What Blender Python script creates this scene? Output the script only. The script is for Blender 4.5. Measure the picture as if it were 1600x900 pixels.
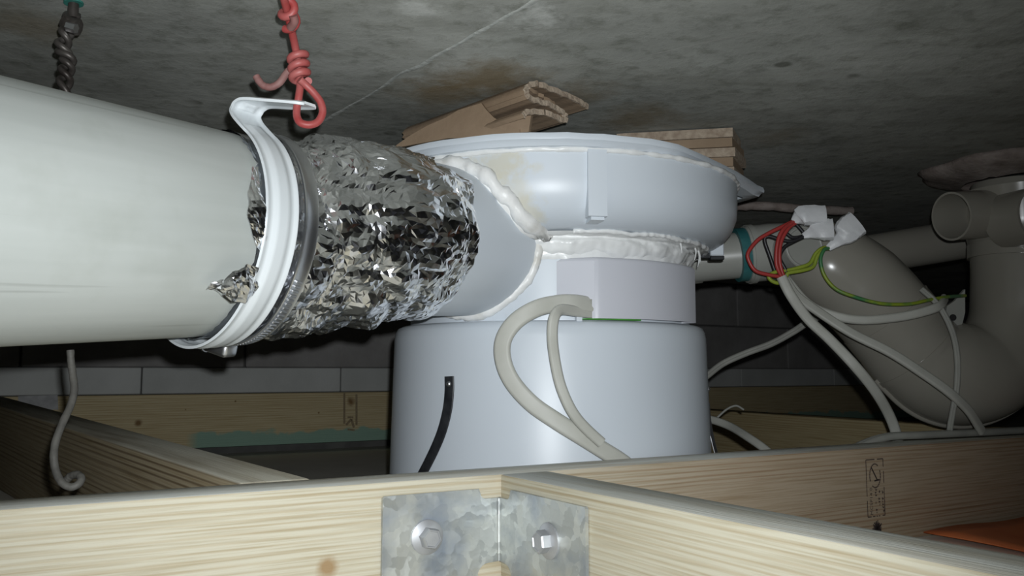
import bpy, bmesh, math, random
from mathutils import Vector, Matrix, noise
random.seed(7)
V = Vector
for o in list(bpy.data.objects): bpy.data.objects.remove(o)
scene = bpy.context.scene
COL = scene.collection

# ------------------------------------------------------------------ camera
F = 1350.0; HZ = 580.0                      # focal length in pixels of 1600x900, horizon row
PITCH = math.atan((HZ - 450) / F)
EYE = V((0, 0, .1523))
cd = bpy.data.cameras.new('camera'); cam = bpy.data.objects.new('camera', cd); COL.objects.link(cam)
cd.sensor_width = 36; cd.lens = 36 * F / 1600; cd.clip_start = .01
cam.location = EYE; cam.rotation_euler = (math.pi / 2 + PITCH, 0, 0)
scene.camera = cam

# ------------------------------------------------------------------ world, flash, exposure
w = bpy.data.worlds.new('void'); scene.world = w; w.use_nodes = True
w.node_tree.nodes['Background'].inputs[0].default_value = (.50, .53, .60, 1)
w.node_tree.nodes['Background'].inputs[1].default_value = .06
ld = bpy.data.lights.new('phone_flash', 'SPOT'); ld.energy = 14.0; ld.spot_size = math.radians(95); ld.spot_blend = 1.0
ld.shadow_soft_size = .0035; ld.color = (.93, .97, 1.0)
flash = bpy.data.objects.new('phone_flash', ld); COL.objects.link(flash)
flash.location = EYE + V((.009, -.002, .0165)); flash.rotation_euler = (math.pi / 2 + PITCH + math.radians(-1), 0, math.radians(6.5))
vs = scene.view_settings
vs.view_transform = 'Standard'; vs.look = 'None'; vs.gamma = 1; vs.use_curve_mapping = False; vs.exposure = 0

# ------------------------------------------------------------------ pixel helpers
def ray(x, y):
    u = (x - 800) / F; v = (450 - y) / F
    d = V((u, math.cos(PITCH) - v * math.sin(PITCH), math.sin(PITCH) + v * math.cos(PITCH)))
    return d / d.y
def pd(x, y, d): return EYE + ray(x, y) * d
def pz(x, y, z):
    r = ray(x, y); return EYE + r * ((z - EYE.z) / r.z)
def proj(P):
    q = V(P) - EYE; c = q.y * math.cos(PITCH) + q.z * math.sin(PITCH); up = -q.y * math.sin(PITCH) + q.z * math.cos(PITCH)
    return (800 + F * q.x / c, 450 - F * up / c)

# ------------------------------------------------------------------ material helpers
def newmat(name):
    m = bpy.data.materials.new(name); m.use_nodes = True
    nt = m.node_tree; return m, nt, nt.nodes['Principled BSDF']
def N(nt, t, **kw):
    n = nt.nodes.new(t)
    for k, v in kw.items():
        if k in n.inputs: n.inputs[k].default_value = v
        else: setattr(n, k, v)
    return n
def ramp(nt, stops):
    r = nt.nodes.new('ShaderNodeValToRGB'); e = r.color_ramp.elements
    while len(e) < len(stops): e.new(.5)
    for i, (p, c) in enumerate(stops):
        e[i].position = p; e[i].color = (*c, 1)
    return r
def mix(nt, a, b, fac, mode='MIX'):
    n = nt.nodes.new('ShaderNodeMix'); n.data_type = 'RGBA'; n.blend_type = mode
    for s, v in ((6, a), (7, b)):
        if isinstance(v, tuple): n.inputs[s].default_value = (*v, 1)
        else: nt.links.new(v, n.inputs[s])
    if isinstance(fac, (int, float)): n.inputs[0].default_value = fac
    else: nt.links.new(fac, n.inputs[0])
    return n.outputs[2]
def coords(nt, scale=(1, 1, 1), kind='Object'):
    t = nt.nodes.new('ShaderNodeTexCoord'); mp = nt.nodes.new('ShaderNodeMapping')
    mp.inputs['Scale'].default_value = scale
    nt.links.new(t.outputs[kind], mp.inputs[0]); return mp.outputs[0]
def simple(name, c1, c2=None, scale=30, rough=.45, metal=0, bump=0, bscale=200, stretch=(1, 1, 1), lo=.35, hi=.7, detail=6, spec=.5):
    m, nt, b = newmat(name)
    b.inputs['Roughness'].default_value = rough; b.inputs['Metallic'].default_value = metal
    b.inputs['Specular IOR Level'].default_value = spec
    co = coords(nt, stretch)
    if c2:
        n = N(nt, 'ShaderNodeTexNoise', Scale=scale, Detail=detail); nt.links.new(co, n.inputs['Vector'])
        r = ramp(nt, [(lo, c1), (hi, c2)]); nt.links.new(n.outputs[0], r.inputs[0]); nt.links.new(r.outputs[0], b.inputs['Base Color'])
    else: b.inputs['Base Color'].default_value = (*c1, 1)
    if bump:
        n2 = N(nt, 'ShaderNodeTexNoise', Scale=bscale, Detail=5); nt.links.new(co, n2.inputs['Vector'])
        bp = N(nt, 'ShaderNodeBump', Strength=bump, Distance=.002); nt.links.new(n2.outputs[0], bp.inputs['Height']); nt.links.new(bp.outputs[0], b.inputs['Normal'])
    return m
def wood(name, light, dark, knots=(), ktone=.45, stain=None, brown_end=None, ring=1.0, weather_lit=.0, weather_lit_col=(.76, .77, .71)):
    """grain along local X; edges that face up are weathered grey, paled further to stand in for flash light"""
    m, nt, b = newmat(name); b.inputs['Roughness'].default_value = .72; b.inputs['Specular IOR Level'].default_value = .25
    L = nt.links.new
    base = coords(nt)
    # distort around knots
    n1 = N(nt, 'ShaderNodeTexNoise', Scale=1.0, Detail=3); L(coords(nt, (2.2, 30, 30)), n1.inputs['Vector'])
    wv = N(nt, 'ShaderNodeTexWave', Scale=1.0, Distortion=6.0, Detail=2.5); wv.bands_direction = 'Z'; wv.inputs['Detail Scale'].default_value = .8
    L(coords(nt, (1.0, 34 * ring, 80 * ring)), wv.inputs['Vector'])
    n2 = N(nt, 'ShaderNodeTexNoise', Scale=1.0, Detail=5); L(coords(nt, (14, 700, 700)), n2.inputs['Vector'])
    c = mix(nt, light, dark, ramp_out(nt, wv.outputs[0], .45, 1.0))
    c = mix(nt, c, light, ramp_out(nt, n1.outputs[0], .3, .75))
    sc = nt.nodes.new('ShaderNodeMix'); sc.data_type = 'RGBA'; sc.blend_type = 'MULTIPLY'
    c = mix(nt, c, mix(nt, c, (.72, .66, .56), 1.0, 'MULTIPLY'), ramp_out(nt, n2.outputs[0], .45, .75))
    nt.nodes.remove(sc)
    for (kx, ky, kz, kr) in knots:
        vm = N(nt, 'ShaderNodeVectorMath'); vm.operation = 'DISTANCE'; L(base, vm.inputs[0]); vm.inputs[1].default_value = (kx, ky, kz)
        nn = N(nt, 'ShaderNodeTexNoise', Scale=120.0, Detail=3); L(base, nn.inputs['Vector'])
        ad = N(nt, 'ShaderNodeMath'); ad.operation = 'MULTIPLY_ADD'; L(nn.outputs[0], ad.inputs[0]); ad.inputs[1].default_value = kr * .7; L(vm.outputs['Value'], ad.inputs[2])
        dv = N(nt, 'ShaderNodeMath'); dv.operation = 'DIVIDE'; L(ad.outputs[0], dv.inputs[0]); dv.inputs[1].default_value = kr * 2
        c = mix(nt, c, (dark[0] * ktone, dark[1] * ktone * .8, dark[2] * ktone * .62), ramp_out(nt, dv.outputs[0], .62, .30))
    if brown_end:  # browner, streaked tone blending in towards the far end of local X
        hx0, hcol, hdark = brown_end
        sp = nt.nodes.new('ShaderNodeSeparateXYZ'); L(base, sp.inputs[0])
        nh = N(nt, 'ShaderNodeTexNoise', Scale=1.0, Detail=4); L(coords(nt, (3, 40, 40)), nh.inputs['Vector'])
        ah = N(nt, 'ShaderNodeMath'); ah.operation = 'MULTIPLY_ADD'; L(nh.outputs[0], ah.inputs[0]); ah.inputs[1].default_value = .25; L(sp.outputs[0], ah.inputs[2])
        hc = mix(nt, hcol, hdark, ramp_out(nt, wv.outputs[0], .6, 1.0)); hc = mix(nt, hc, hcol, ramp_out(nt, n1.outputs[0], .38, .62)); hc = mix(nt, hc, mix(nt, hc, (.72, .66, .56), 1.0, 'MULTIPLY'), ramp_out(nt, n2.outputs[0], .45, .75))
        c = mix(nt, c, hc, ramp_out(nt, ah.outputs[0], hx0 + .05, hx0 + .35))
    if weather_lit:  # grey weathering, with extra brightness from the flash painted into the upward faces
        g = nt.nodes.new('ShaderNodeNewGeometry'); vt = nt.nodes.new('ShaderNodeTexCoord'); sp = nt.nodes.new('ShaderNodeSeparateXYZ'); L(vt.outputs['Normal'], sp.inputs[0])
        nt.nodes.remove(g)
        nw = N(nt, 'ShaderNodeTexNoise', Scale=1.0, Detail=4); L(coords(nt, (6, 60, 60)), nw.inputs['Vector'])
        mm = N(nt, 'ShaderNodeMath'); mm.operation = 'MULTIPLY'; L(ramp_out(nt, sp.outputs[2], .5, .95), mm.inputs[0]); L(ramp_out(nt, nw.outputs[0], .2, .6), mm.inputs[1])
        m2 = N(nt, 'ShaderNodeMath'); m2.operation = 'MULTIPLY'; L(mm.outputs[0], m2.inputs[0]); m2.inputs[1].default_value = weather_lit
        c = mix(nt, c, weather_lit_col, m2.outputs[0])
    if stain:
        # stain: (colour, z level, softness, side, xmin) blotchy band with its own outline
        col, z0, soft, x0, x1 = stain
        sp = nt.nodes.new('ShaderNodeSeparateXYZ'); L(base, sp.inputs[0])
        ns = N(nt, 'ShaderNodeTexNoise', Scale=22.0, Detail=6); L(base, ns.inputs['Vector'])
        a = N(nt, 'ShaderNodeMath'); a.operation = 'MULTIPLY_ADD'; L(ns.outputs[0], a.inputs[0]); a.inputs[1].default_value = soft; L(sp.outputs[2], a.inputs[2])
        f1 = ramp_out(nt, map01(nt, a.outputs[0], z0, z0 + .004), 1, 0)
        f2 = ramp_out(nt, map01(nt, sp.outputs[0], x0, x0 + .02), 0, 1)
        f3 = ramp_out(nt, map01(nt, sp.outputs[0], x1, x1 + .02), 1, 0)
        q = N(nt, 'ShaderNodeMath'); q.operation = 'MULTIPLY'; L(f1, q.inputs[0]); L(f2, q.inputs[1])
        q2 = N(nt, 'ShaderNodeMath'); q2.operation = 'MULTIPLY'; L(q.outputs[0], q2.inputs[0]); L(f3, q2.inputs[1])
        q3 = N(nt, 'ShaderNodeMath'); q3.operation = 'MULTIPLY'; L(q2.outputs[0], q3.inputs[0]); q3.inputs[1].default_value = .85
        c = mix(nt, c, col, q3.outputs[0])
    L(c, b.inputs['Base Color'])
    bp = N(nt, 'ShaderNodeBump', Strength=.35, Distance=.0015); L(n2.outputs[0], bp.inputs['Height']); L(bp.outputs[0], b.inputs['Normal'])
    return m
def map01(nt, s, a, b):
    n = N(nt, 'ShaderNodeMapRange'); nt.links.new(s, n.inputs[0]); n.inputs[1].default_value = a; n.inputs[2].default_value = b; n.clamp = True
    return n.outputs[0]
def ramp_out(nt, s, a, b):
    n = N(nt, 'ShaderNodeMapRange'); n.clamp = True; nt.links.new(s, n.inputs[0])
    if a <= b: n.inputs[1].default_value = a; n.inputs[2].default_value = b
    else: n.inputs[1].default_value = b; n.inputs[2].default_value = a; n.inputs[3].default_value = 1; n.inputs[4].default_value = 0
    return n.outputs[0]

def concrete_mat():
    m, nt, b = newmat('concrete_slab'); L = nt.links.new
    b.inputs['Roughness'].default_value = .85; b.inputs['Specular IOR Level'].default_value = .2
    co = coords(nt)
    n1 = N(nt, 'ShaderNodeTexNoise', Scale=5.0, Detail=8, Roughness=.65); L(co, n1.inputs['Vector'])
    c = ramp(nt, [(.30, (.225, .23, .208)), (.52, (.345, .352, .322)), (.72, (.475, .48, .445))]); L(n1.outputs[0], c.inputs[0])
    n2 = N(nt, 'ShaderNodeTexNoise', Scale=55.0, Detail=5, Roughness=.7); L(co, n2.inputs['Vector'])
    col = mix(nt, c.outputs[0], mix(nt, c.outputs[0], (.58, .59, .55), 1.0, 'MULTIPLY'), ramp_out(nt, n2.outputs[0], .50, .74))
    # directional drag marks
    n5 = N(nt, 'ShaderNodeTexNoise', Scale=1.0, Detail=5); L(coords(nt, (14, 40, 1)), n5.inputs['Vector'])
    col = mix(nt, col, mix(nt, col, (.76, .76, .73), 1.0, 'MULTIPLY'), ramp_out(nt, n5.outputs[0], .5, .75))
    # small dark blow holes
    vo = N(nt, 'ShaderNodeTexVoronoi', Scale=26.0, Randomness=1.0); L(co, vo.inputs['Vector'])
    n6 = N(nt, 'ShaderNodeTexNoise', Scale=7.0, Detail=2); L(co, n6.inputs['Vector'])
    pk = N(nt, 'ShaderNodeMath'); pk.operation = 'MULTIPLY'; L(ramp_out(nt, vo.outputs['Distance'], .22, .14), pk.inputs[0]); L(ramp_out(nt, n6.outputs[0], .58, .66), pk.inputs[1])
    col = mix(nt, col, mix(nt, col, (.45, .45, .42), 1.0, 'MULTIPLY'), pk.outputs[0])
    # brown damp stains around the packing and rust specks
    for (px, py, r, k) in ((760, 125, .085, .75), (690, 150, .07, .6), (900, 150, .06, .55), (1000, 185, .075, .6), (1210, 215, .06, .35), (40, 40, .06, .4)):
        q = pz(px, py, ZS)
        vm = N(nt, 'ShaderNodeVectorMath'); vm.operation = 'DISTANCE'; L(co, vm.inputs[0]); vm.inputs[1].default_value = q
        ns = N(nt, 'ShaderNodeTexNoise', Scale=20.0, Detail=6, Roughness=.7); L(co, ns.inputs['Vector'])
        a = N(nt, 'ShaderNodeMath'); a.operation = 'MULTIPLY_ADD'; L(ns.outputs[0], a.inputs[0]); a.inputs[1].default_value = r * 1.6; L(vm.outputs['Value'], a.inputs[2])
        f = N(nt, 'ShaderNodeMath'); f.operation = 'MULTIPLY'; L(ramp_out(nt, a.outputs[0], r * 1.5, r * .95), f.inputs[0]); f.inputs[1].default_value = k
        col = mix(nt, col, (.21, .155, .08), f.outputs[0])
    # pale laitance patch
    for (px, py, r, k) in ((820, 25, .05, .55), (650, 10, .05, .45)):
        q = pz(px, py, ZS)
        vm = N(nt, 'ShaderNodeVectorMath'); vm.operation = 'DISTANCE'; L(co, vm.inputs[0]); vm.inputs[1].default_value = q
        ns = N(nt, 'ShaderNodeTexNoise', Scale=45.0, Detail=6, Roughness=.7); L(co, ns.inputs['Vector'])
        a = N(nt, 'ShaderNodeMath'); a.operation = 'MULTIPLY_ADD'; L(ns.outputs[0], a.inputs[0]); a.inputs[1].default_value = r * 2; L(vm.outputs['Value'], a.inputs[2])
        f = N(nt, 'ShaderNodeMath'); f.operation = 'MULTIPLY'; L(ramp_out(nt, a.outputs[0], r * 1.45, r * 1.0), f.inputs[0]); f.inputs[1].default_value = k
        col = mix(nt, col, (.60, .61, .58), f.outputs[0])
    L(col, b.inputs['Base Color'])
    bp = N(nt, 'ShaderNodeBump', Strength=.5, Distance=.002); L(n2.outputs[0], bp.inputs['Height']); L(bp.outputs[0], b.inputs['Normal'])
    return m
ZS = EYE.z + .232                           # underside of the slab
M = {}
M['concrete'] = concrete_mat()
M['ridge'] = simple('concrete_ridge', (.33, .345, .32), (.47, .48, .45), 60, .9, bump=.6)
M['crack'] = simple('hairline_crack', (.13, .12, .11), (.24, .24, .22), 60, .9)
M['block'] = simple('wall_block', (.24, .23, .22), (.33, .32, .31), 14, .9, bump=.4, bscale=160)
M['blockpale'] = simple('wall_block_pale', (.46, .47, .45), (.56, .57, .55), 10, .9, bump=.3, bscale=160)
M['mortar'] = simple('mortar', (.10, .10, .095), (.15, .15, .14), 30, .95)
M['board'] = simple('ceiling_board', (.66, .63, .55), (.76, .73, .65), 9, .9, bump=.2)
M['fan'] = simple('white_moulded_plastic', (.60, .65, .70), (.65, .70, .745), 3, .38, bump=.03, bscale=40)
M['cover'] = simple('cover_plastic', (.56, .57, .62), (.60, .61, .655), 5, .42)
M['seal'] = simple('silicone_sealant', (.74, .75, .74), (.83, .84, .83), 40, .30, bump=.25, bscale=90)
M['sealdirty'] = simple('dirty_silicone', (.62, .60, .54), (.84, .84, .82), 30, .38, bump=.4, bscale=120, lo=.3, hi=.5)
M['black'] = simple('black_strip', (.012, .013, .016), (.035, .037, .04), 90, .35)
M['steel'] = simple('bright_steel', (.70, .71, .73), (.82, .83, .85), 30, .33, 1)
M['dullsteel'] = simple('zinc_screw', (.40, .41, .43), (.52, .53, .54), 60, .5, .7)
M['strap'] = simple('white_painted_strap', (.68, .72, .735), (.73, .77, .785), 20, .32)
M['cable'] = simple('grey_cable_sheath', (.44, .44, .39), (.50, .50, .45), 40, .5)
M['cabledark'] = simple('dusty_cable_sheath', (.30, .30, .27), (.38, .38, .34), 40, .6)
M['oldcable'] = simple('aged_cable', (.065, .062, .055), (.12, .115, .10), 90, .65, bump=.3)
M['redwire'] = simple('red_insulation', (.31, .045, .042), (.40, .13, .12), 45, .5, lo=.4, hi=.75)
M['dustyred'] = simple('dusty_red_insulation', (.19, .075, .068), (.27, .16, .145), 70, .65)
M['red'] = simple('red_core', (.42, .045, .04), None, rough=.4)
M['blackcore'] = simple('black_core', (.02, .02, .022), None, rough=.4)
M['earth'] = simple('earth_core', (.24, .32, .03), (.34, .42, .05), 60, .4)
M['earthgreen'] = simple('earth_core_green', (.05, .20, .07), (.26, .34, .03), 30, .4, lo=.45, hi=.55)
M['tape'] = simple('white_tape', (.66, .67, .68), (.76, .77, .78), 60, .4, bump=.2)
M['trap'] = simple('grey_drain_plastic', (.30, .284, .24), (.365, .348, .30), 7, .22, lo=.3, hi=.75)
M['traplight'] = simple('pale_drain_plastic', (.36, .365, .33), (.43, .435, .40), 12, .35)
M['teal'] = simple('teal_seal', (.02, .13, .14), (.06, .20, .20), 60, .4)
M['rag'] = simple('ragged_collar', (.20, .16, .14), (.36, .31, .28), 50, .9, bump=.6)
M['card'] = simple('cardboard', (.235, .165, .105), (.31, .225, .15), 25, .85, stretch=(1, 1, 1), bump=.2)
M['cardedge'] = simple('torn_cardboard_edge', (.30, .23, .17), (.46, .38, .29), 160, .9, bump=.8, bscale=300)
M['darkwire'] = simple('rusty_tie_wire', (.035, .028, .024), (.12, .11, .10), 60, .45, .5)
M['green'] = simple('green_plug', (.03, .17, .14), (.05, .24, .20), 60, .5)
M['pcb'] = simple('green_board', (.05, .25, .03), (.08, .32, .05), 100, .5)
M['ink'] = simple('purple_black_ink', (.028, .018, .018), (.05, .035, .032), 400, .8)
M['inkfaint'] = simple('faded_ink', (.075, .05, .042), (.10, .07, .058), 400, .8)
M['plate'] = simple('dull_zinc', (.24, .24, .24), (.34, .34, .34), 80, .6, .3)
M['woodprint'] = simple('faded_wood_print', (.22, .17, .10), (.32, .25, .15), 300, .8)
M['orange'] = simple('orange_plastic', (.55, .13, .04), (.66, .20, .07), 14, .5)
M['plug'] = simple('dark_plug', (.02, .02, .02), None, rough=.8)

def bowl_mat():
    m = simple('stained_moulded_plastic', (.60, .65, .70), (.65, .70, .745), 3, .38, bump=.03, bscale=40); nt = m.node_tree; L = nt.links.new; b = nt.nodes['Principled BSDF']
    src = b.inputs['Base Color'].links[0].from_socket; co = coords(nt); c = src
    for (q, r, k) in ((pd(775, 262, .675), .034, .75), (pd(822, 335, .668), .024, .65), (pd(800, 300, .668), .028, .5), (pd(842, 268, .664), .010, .4)):
        vm = N(nt, 'ShaderNodeVectorMath'); vm.operation = 'DISTANCE'; L(co, vm.inputs[0]); vm.inputs[1].default_value = q
        ns = N(nt, 'ShaderNodeTexNoise', Scale=70.0, Detail=5, Roughness=.6); L(co, ns.inputs['Vector'])
        a = N(nt, 'ShaderNodeMath'); a.operation = 'MULTIPLY_ADD'; L(ns.outputs[0], a.inputs[0]); a.inputs[1].default_value = r * 1.6; L(vm.outputs['Value'], a.inputs[2])
        f = N(nt, 'ShaderNodeMath'); f.operation = 'MULTIPLY'; L(ramp_out(nt, a.outputs[0], r * 1.6, r * 1.2), f.inputs[0]); f.inputs[1].default_value = k
        c = mix(nt, c, (.60, .57, .46), f.outputs[0])
    L(c, b.inputs['Base Color']); return m
M['bowl'] = bowl_mat()
def pipe_mat():
    m, nt, b = newmat('dusty_white_pipe'); L = nt.links.new
    b.inputs['Roughness'].default_value = .48
    n1 = N(nt, 'ShaderNodeTexNoise', Scale=1.0, Detail=5); L(coords(nt, (45, 45, 3.5)), n1.inputs['Vector'])
    n2 = N(nt, 'ShaderNodeTexNoise', Scale=9.0, Detail=6, Roughness=.6); L(coords(nt), n2.inputs['Vector'])
    c = ramp(nt, [(.35, (.375, .397, .375)), (.65, (.445, .468, .445))]); L(n1.outputs[0], c.inputs[0])
    col = mix(nt, c.outputs[0], mix(nt, c.outputs[0], (.80, .80, .76), 1.0, 'MULTIPLY'), ramp_out(nt, n2.outputs[0], .55, .8))
    n3 = N(nt, 'ShaderNodeTexNoise', Scale=1.0, Detail=3); L(coords(nt, (150, 150, 4)), n3.inputs['Vector'])
    col = mix(nt, col, (.25, .26, .24), ramp_out(nt, n3.outputs[0], .66, .78))
    L(col, b.inputs['Base Color']); return m
M['pipe'] = pipe_mat()
def foil_mat():
    m, nt, b = newmat('aluminium_foil'); L = nt.links.new
    b.inputs['Metallic'].default_value = 1; b.inputs['Roughness'].default_value = .17; b.inputs['Base Color'].default_value = (.88, .89, .91, 1)
    co = coords(nt)
    n = N(nt, 'ShaderNodeTexNoise', Scale=90.0, Detail=3); L(co, n.inputs['Vector'])
    vo = N(nt, 'ShaderNodeTexVoronoi', Scale=75.0); vo.feature = 'DISTANCE_TO_EDGE'; L(co, vo.inputs['Vector'])
    ad = N(nt, 'ShaderNodeMath'); ad.operation = 'ADD'; L(n.outputs[0], ad.inputs[0]); L(vo.outputs['Distance'], ad.inputs[1])
    bp = N(nt, 'ShaderNodeBump', Strength=.06, Distance=.003); L(ad.outputs[0], bp.inputs['Height']); L(bp.outputs[0], b.inputs['Normal'])
    return m
M['foil'] = foil_mat()
def galv_mat():
    m, nt, b = newmat('galvanised_steel'); L = nt.links.new
    b.inputs['Metallic'].default_value = .75
    co = coords(nt)
    nz = N(nt, 'ShaderNodeTexNoise', Scale=60.0, Detail=3); L(co, nz.inputs['Vector'])
    mv = mix(nt, co, nz.outputs['Color'], .022)
    vo = N(nt, 'ShaderNodeTexVoronoi', Scale=120.0); L(mv, vo.inputs['Vector'])
    sp = nt.nodes.new('ShaderNodeSeparateColor'); L(vo.outputs['Color'], sp.inputs[0])
    c = ramp(nt, [(0, (.46, .48, .465)), (.5, (.54, .56, .54)), (1, (.63, .65, .62))]); L(sp.outputs[0], c.inputs[0])
    n = N(nt, 'ShaderNodeTexNoise', Scale=28.0, Detail=5); L(co, n.inputs['Vector'])
    col = mix(nt, c.outputs[0], (.30, .34, .40), ramp_out(nt, n.outputs[0], .45, .70))
    L(col, b.inputs['Base Color'])
    r = ramp(nt, [(0, (.34, .34, .34)), (1, (.58, .58, .58))]); L(sp.outputs[1], r.inputs[0]); L(r.outputs[0], b.inputs['Roughness'])
    bp = N(nt, 'ShaderNodeBump', Strength=.12, Distance=.002); L(vo.outputs['Distance'], bp.inputs['Height']); L(bp.outputs[0], b.inputs['Normal'])
    return m
M['galv'] = galv_mat()

# ------------------------------------------------------------------ object helpers
def link(name, me, mat=None, parent=None, smooth=True):
    o = bpy.data.objects.new(name, me); COL.objects.link(o)
    if mat is not None: me.materials.append(M[mat] if isinstance(mat, str) else mat)
    for p in me.polygons: p.use_smooth = smooth
    if parent is not None: o.parent = parent
    return o
def tag(o, label=None, cat=None, group=None, kind=None):
    if label: o['label'] = label
    if cat: o['category'] = cat
    if group: o['group'] = group
    if kind: o['kind'] = kind
    return o
def thing(name, label, cat, group=None):
    o = bpy.data.objects.new(name, None); COL.objects.link(o); o.empty_display_size = .02
    return tag(o, label, cat, group)
def frommesh(vs_, fs):
    me = bpy.data.meshes.new('m'); me.from_pydata([tuple(v) for v in vs_], [], fs); me.validate(); me.update()
    bm = bmesh.new(); bm.from_mesh(me); bmesh.ops.recalc_face_normals(bm, faces=bm.faces); bm.to_mesh(me); bm.free()
    return me
def sharp(me, ang=35):
    me.set_sharp_from_angle(angle=math.radians(ang)); return me
def spline(pts, n=8):
    """Catmull-Rom through points (each a Vector, or tuple of floats)"""
    P = [V(p) for p in pts]; out = []
    for i in range(len(P) - 1):
        p0 = P[i - 1] if i else P[0] * 2 - P[1]; p1 = P[i]; p2 = P[i + 1]; p3 = P[i + 2] if i + 2 < len(P) else P[-1] * 2 - P[-2]
        for k in range(n):
            t = k / n
            out.append(.5 * ((2 * p1) + (p2 - p0) * t + (2 * p0 - 5 * p1 + 4 * p2 - p3) * t * t + (3 * p1 - p0 - 3 * p2 + p3) * t ** 3))
    out.append(P[-1]); return out
def frames(path):
    T = []
    for i in range(len(path)):
        a = path[max(i - 1, 0)]; b = path[min(i + 1, len(path) - 1)]; T.append((b - a).normalized())
    u = V((0, 0, 1)) if abs(T[0].z) < .9 else V((1, 0, 0))
    n = (u - T[0] * u.dot(T[0])).normalized(); out = []
    for t in T:
        n = (n - t * n.dot(t)).normalized(); out.append((t, n, t.cross(n)))
    return out
def sweep(path, prof, fr=None, caps=True, closed=True):
    """prof: function i -> list of (a,b) offsets along the frame's two normals, or one list"""
    fr = fr or frames(path); vs_ = []; fs = []
    k = None
    for i, p in enumerate(path):
        pr = prof(i) if callable(prof) else prof; k = len(pr)
        t, n, b = fr[i]
        for (x, y) in pr: vs_.append(p + n * x + b * y)
    for i in range(len(path) - 1):
        for j in range(k if closed else k - 1):
            j2 = (j + 1) % k
            fs.append((i * k + j, i * k + j2, (i + 1) * k + j2, (i + 1) * k + j))
    if caps and closed:
        fs.append(tuple(range(k - 1, -1, -1))); m = (len(path) - 1) * k; fs.append(tuple(range(m, m + k)))
    return frommesh(vs_, fs)
def circ(r, n=12): return [(r * math.cos(2 * math.pi * i / n), r * math.sin(2 * math.pi * i / n)) for i in range(n)]
def tube(path, r, n=12, caps=True):
    rr = (lambda i: circ(r(i), n)) if callable(r) else circ(r, n)
    return sharp(sweep(path, rr, caps=caps), 50)
def ringtube(path, r, wall, n=40):
    """open pipe with wall thickness: outer skin, inner skin and rims"""
    fr = frames(path); vs_ = []; fs = []; m = len(path)
    for rad in (r, r - wall):
        for i, p in enumerate(path):
            t, a, b = fr[i]
            for (x, y) in circ(rad, n): vs_.append(p + a * x + b * y)
    for s in range(2):
        for i in range(m - 1):
            for j in range(n):
                q = (s * m + i) * n; j2 = (j + 1) % n; fs.append((q + j, q + j2, q + n + j2, q + n + j))
    for i in (0, m - 1):
        for j in range(n):
            j2 = (j + 1) % n; fs.append((i * n + j, i * n + j2, (m + i) * n + j2, (m + i) * n + j))
    return sharp(frommesh(vs_, fs), 50)
def flatprof(wd, th, n=5, grooves=True):
    """rounded flat cable section, slightly waisted between cores"""
    pts = []
    for s, a0 in ((1, -90), (-1, 90)):
        for k in range(n + 1):
            a = math.radians(a0 + 180 * k / n)
            pts.append((th / 2 * math.sin(a) if s > 0 else th / 2 * math.sin(a), (wd / 2 - th / 2) * s + th / 2 * math.cos(a)))
        if grooves:
            zz = (th / 2) * s
            for q in (.33, .0, -.33): pts.append((zz * (.88 if q else 1.0), (wd / 2 - th / 2) * s * q * 1.2))
    return pts
def flat_cable(path, wd, th, facing):
    """facing: function point -> the direction its broad side looks"""
    fr = []
    for i in range(len(path)):
        a = path[max(i - 1, 0)]; b = path[min(i + 1, len(path) - 1)]; t = (b - a).normalized()
        f = facing(path[i], i / (len(path) - 1)); n = (f - t * f.dot(t)).normalized(); fr.append((t, n, t.cross(n)))
    return sharp(sweep(path, flatprof(wd, th), fr), 60)
def lathe(prof, c, n=96, caps=False):
    """prof: (radius, z world) list, axis vertical at c (x,y)"""
    vs_ = []; fs = []
    for (r, z) in prof:
        for j in range(n):
            a = 2 * math.pi * j / n; vs_.append(V((c[0] + r * math.sin(a), c[1] - r * math.cos(a), z)))
    for i in range(len(prof) - 1):
        for j in range(n):
            j2 = (j + 1) % n; fs.append((i * n + j, i * n + j2, (i + 1) * n + j2, (i + 1) * n + j))
    if caps:
        fs.append(tuple(range(n))); m = (len(prof) - 1) * n; fs.append(tuple(range(m, m + n)))
    return sharp(frommesh(vs_, fs), 40)
def prism(poly, d):
    """poly: list of Vectors (planar-ish), extruded by Vector d"""
    n = len(poly); vs_ = list(poly) + [p + d for p in poly]
    fs = [tuple(range(n)), tuple(range(2 * n - 1, n - 1, -1))] + [(i, (i + 1) % n, n + (i + 1) % n, n + i) for i in range(n)]
    return frommesh(vs_, fs)
def boxmesh(lx, ly, lz, bev=.0, seg=2, cuts=0):
    bm = bmesh.new(); bmesh.ops.create_cube(bm, size=1)
    bmesh.ops.scale(bm, vec=(lx, ly, lz), verts=bm.verts)
    if bev: bmesh.ops.bevel(bm, geom=list(bm.edges), offset=bev, segments=seg, affect='EDGES', profile=.5)
    me = bpy.data.meshes.new('m'); bm.to_mesh(me); bm.free(); return me
def lump(p, s, amp): return noise.noise(V(p) * s) * amp
def basis(o, x, y, z, loc):
    m = Matrix((x, y, z)).transposed().to_4x4(); m.translation = loc; o.matrix_world = m; return o

# ================================================================== STRUCTURE
AD = V((math.sin(math.radians(59)), math.cos(math.radians(59)), 0))      # along the long joist
AN = V((-AD.y, AD.x, 0))                                                # across it, away from the camera
UP = V((0, 0, 1))
def AP(s, c, z): return AD * s + AN * c + UP * z
WALLC = 1.668
# slab
slab = link('ceiling', boxmesh(7.4, 6.4, .2), 'concrete', smooth=False); slab.location = (.9, .9, ZS + .1)
tag(slab, kind='structure')
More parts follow.
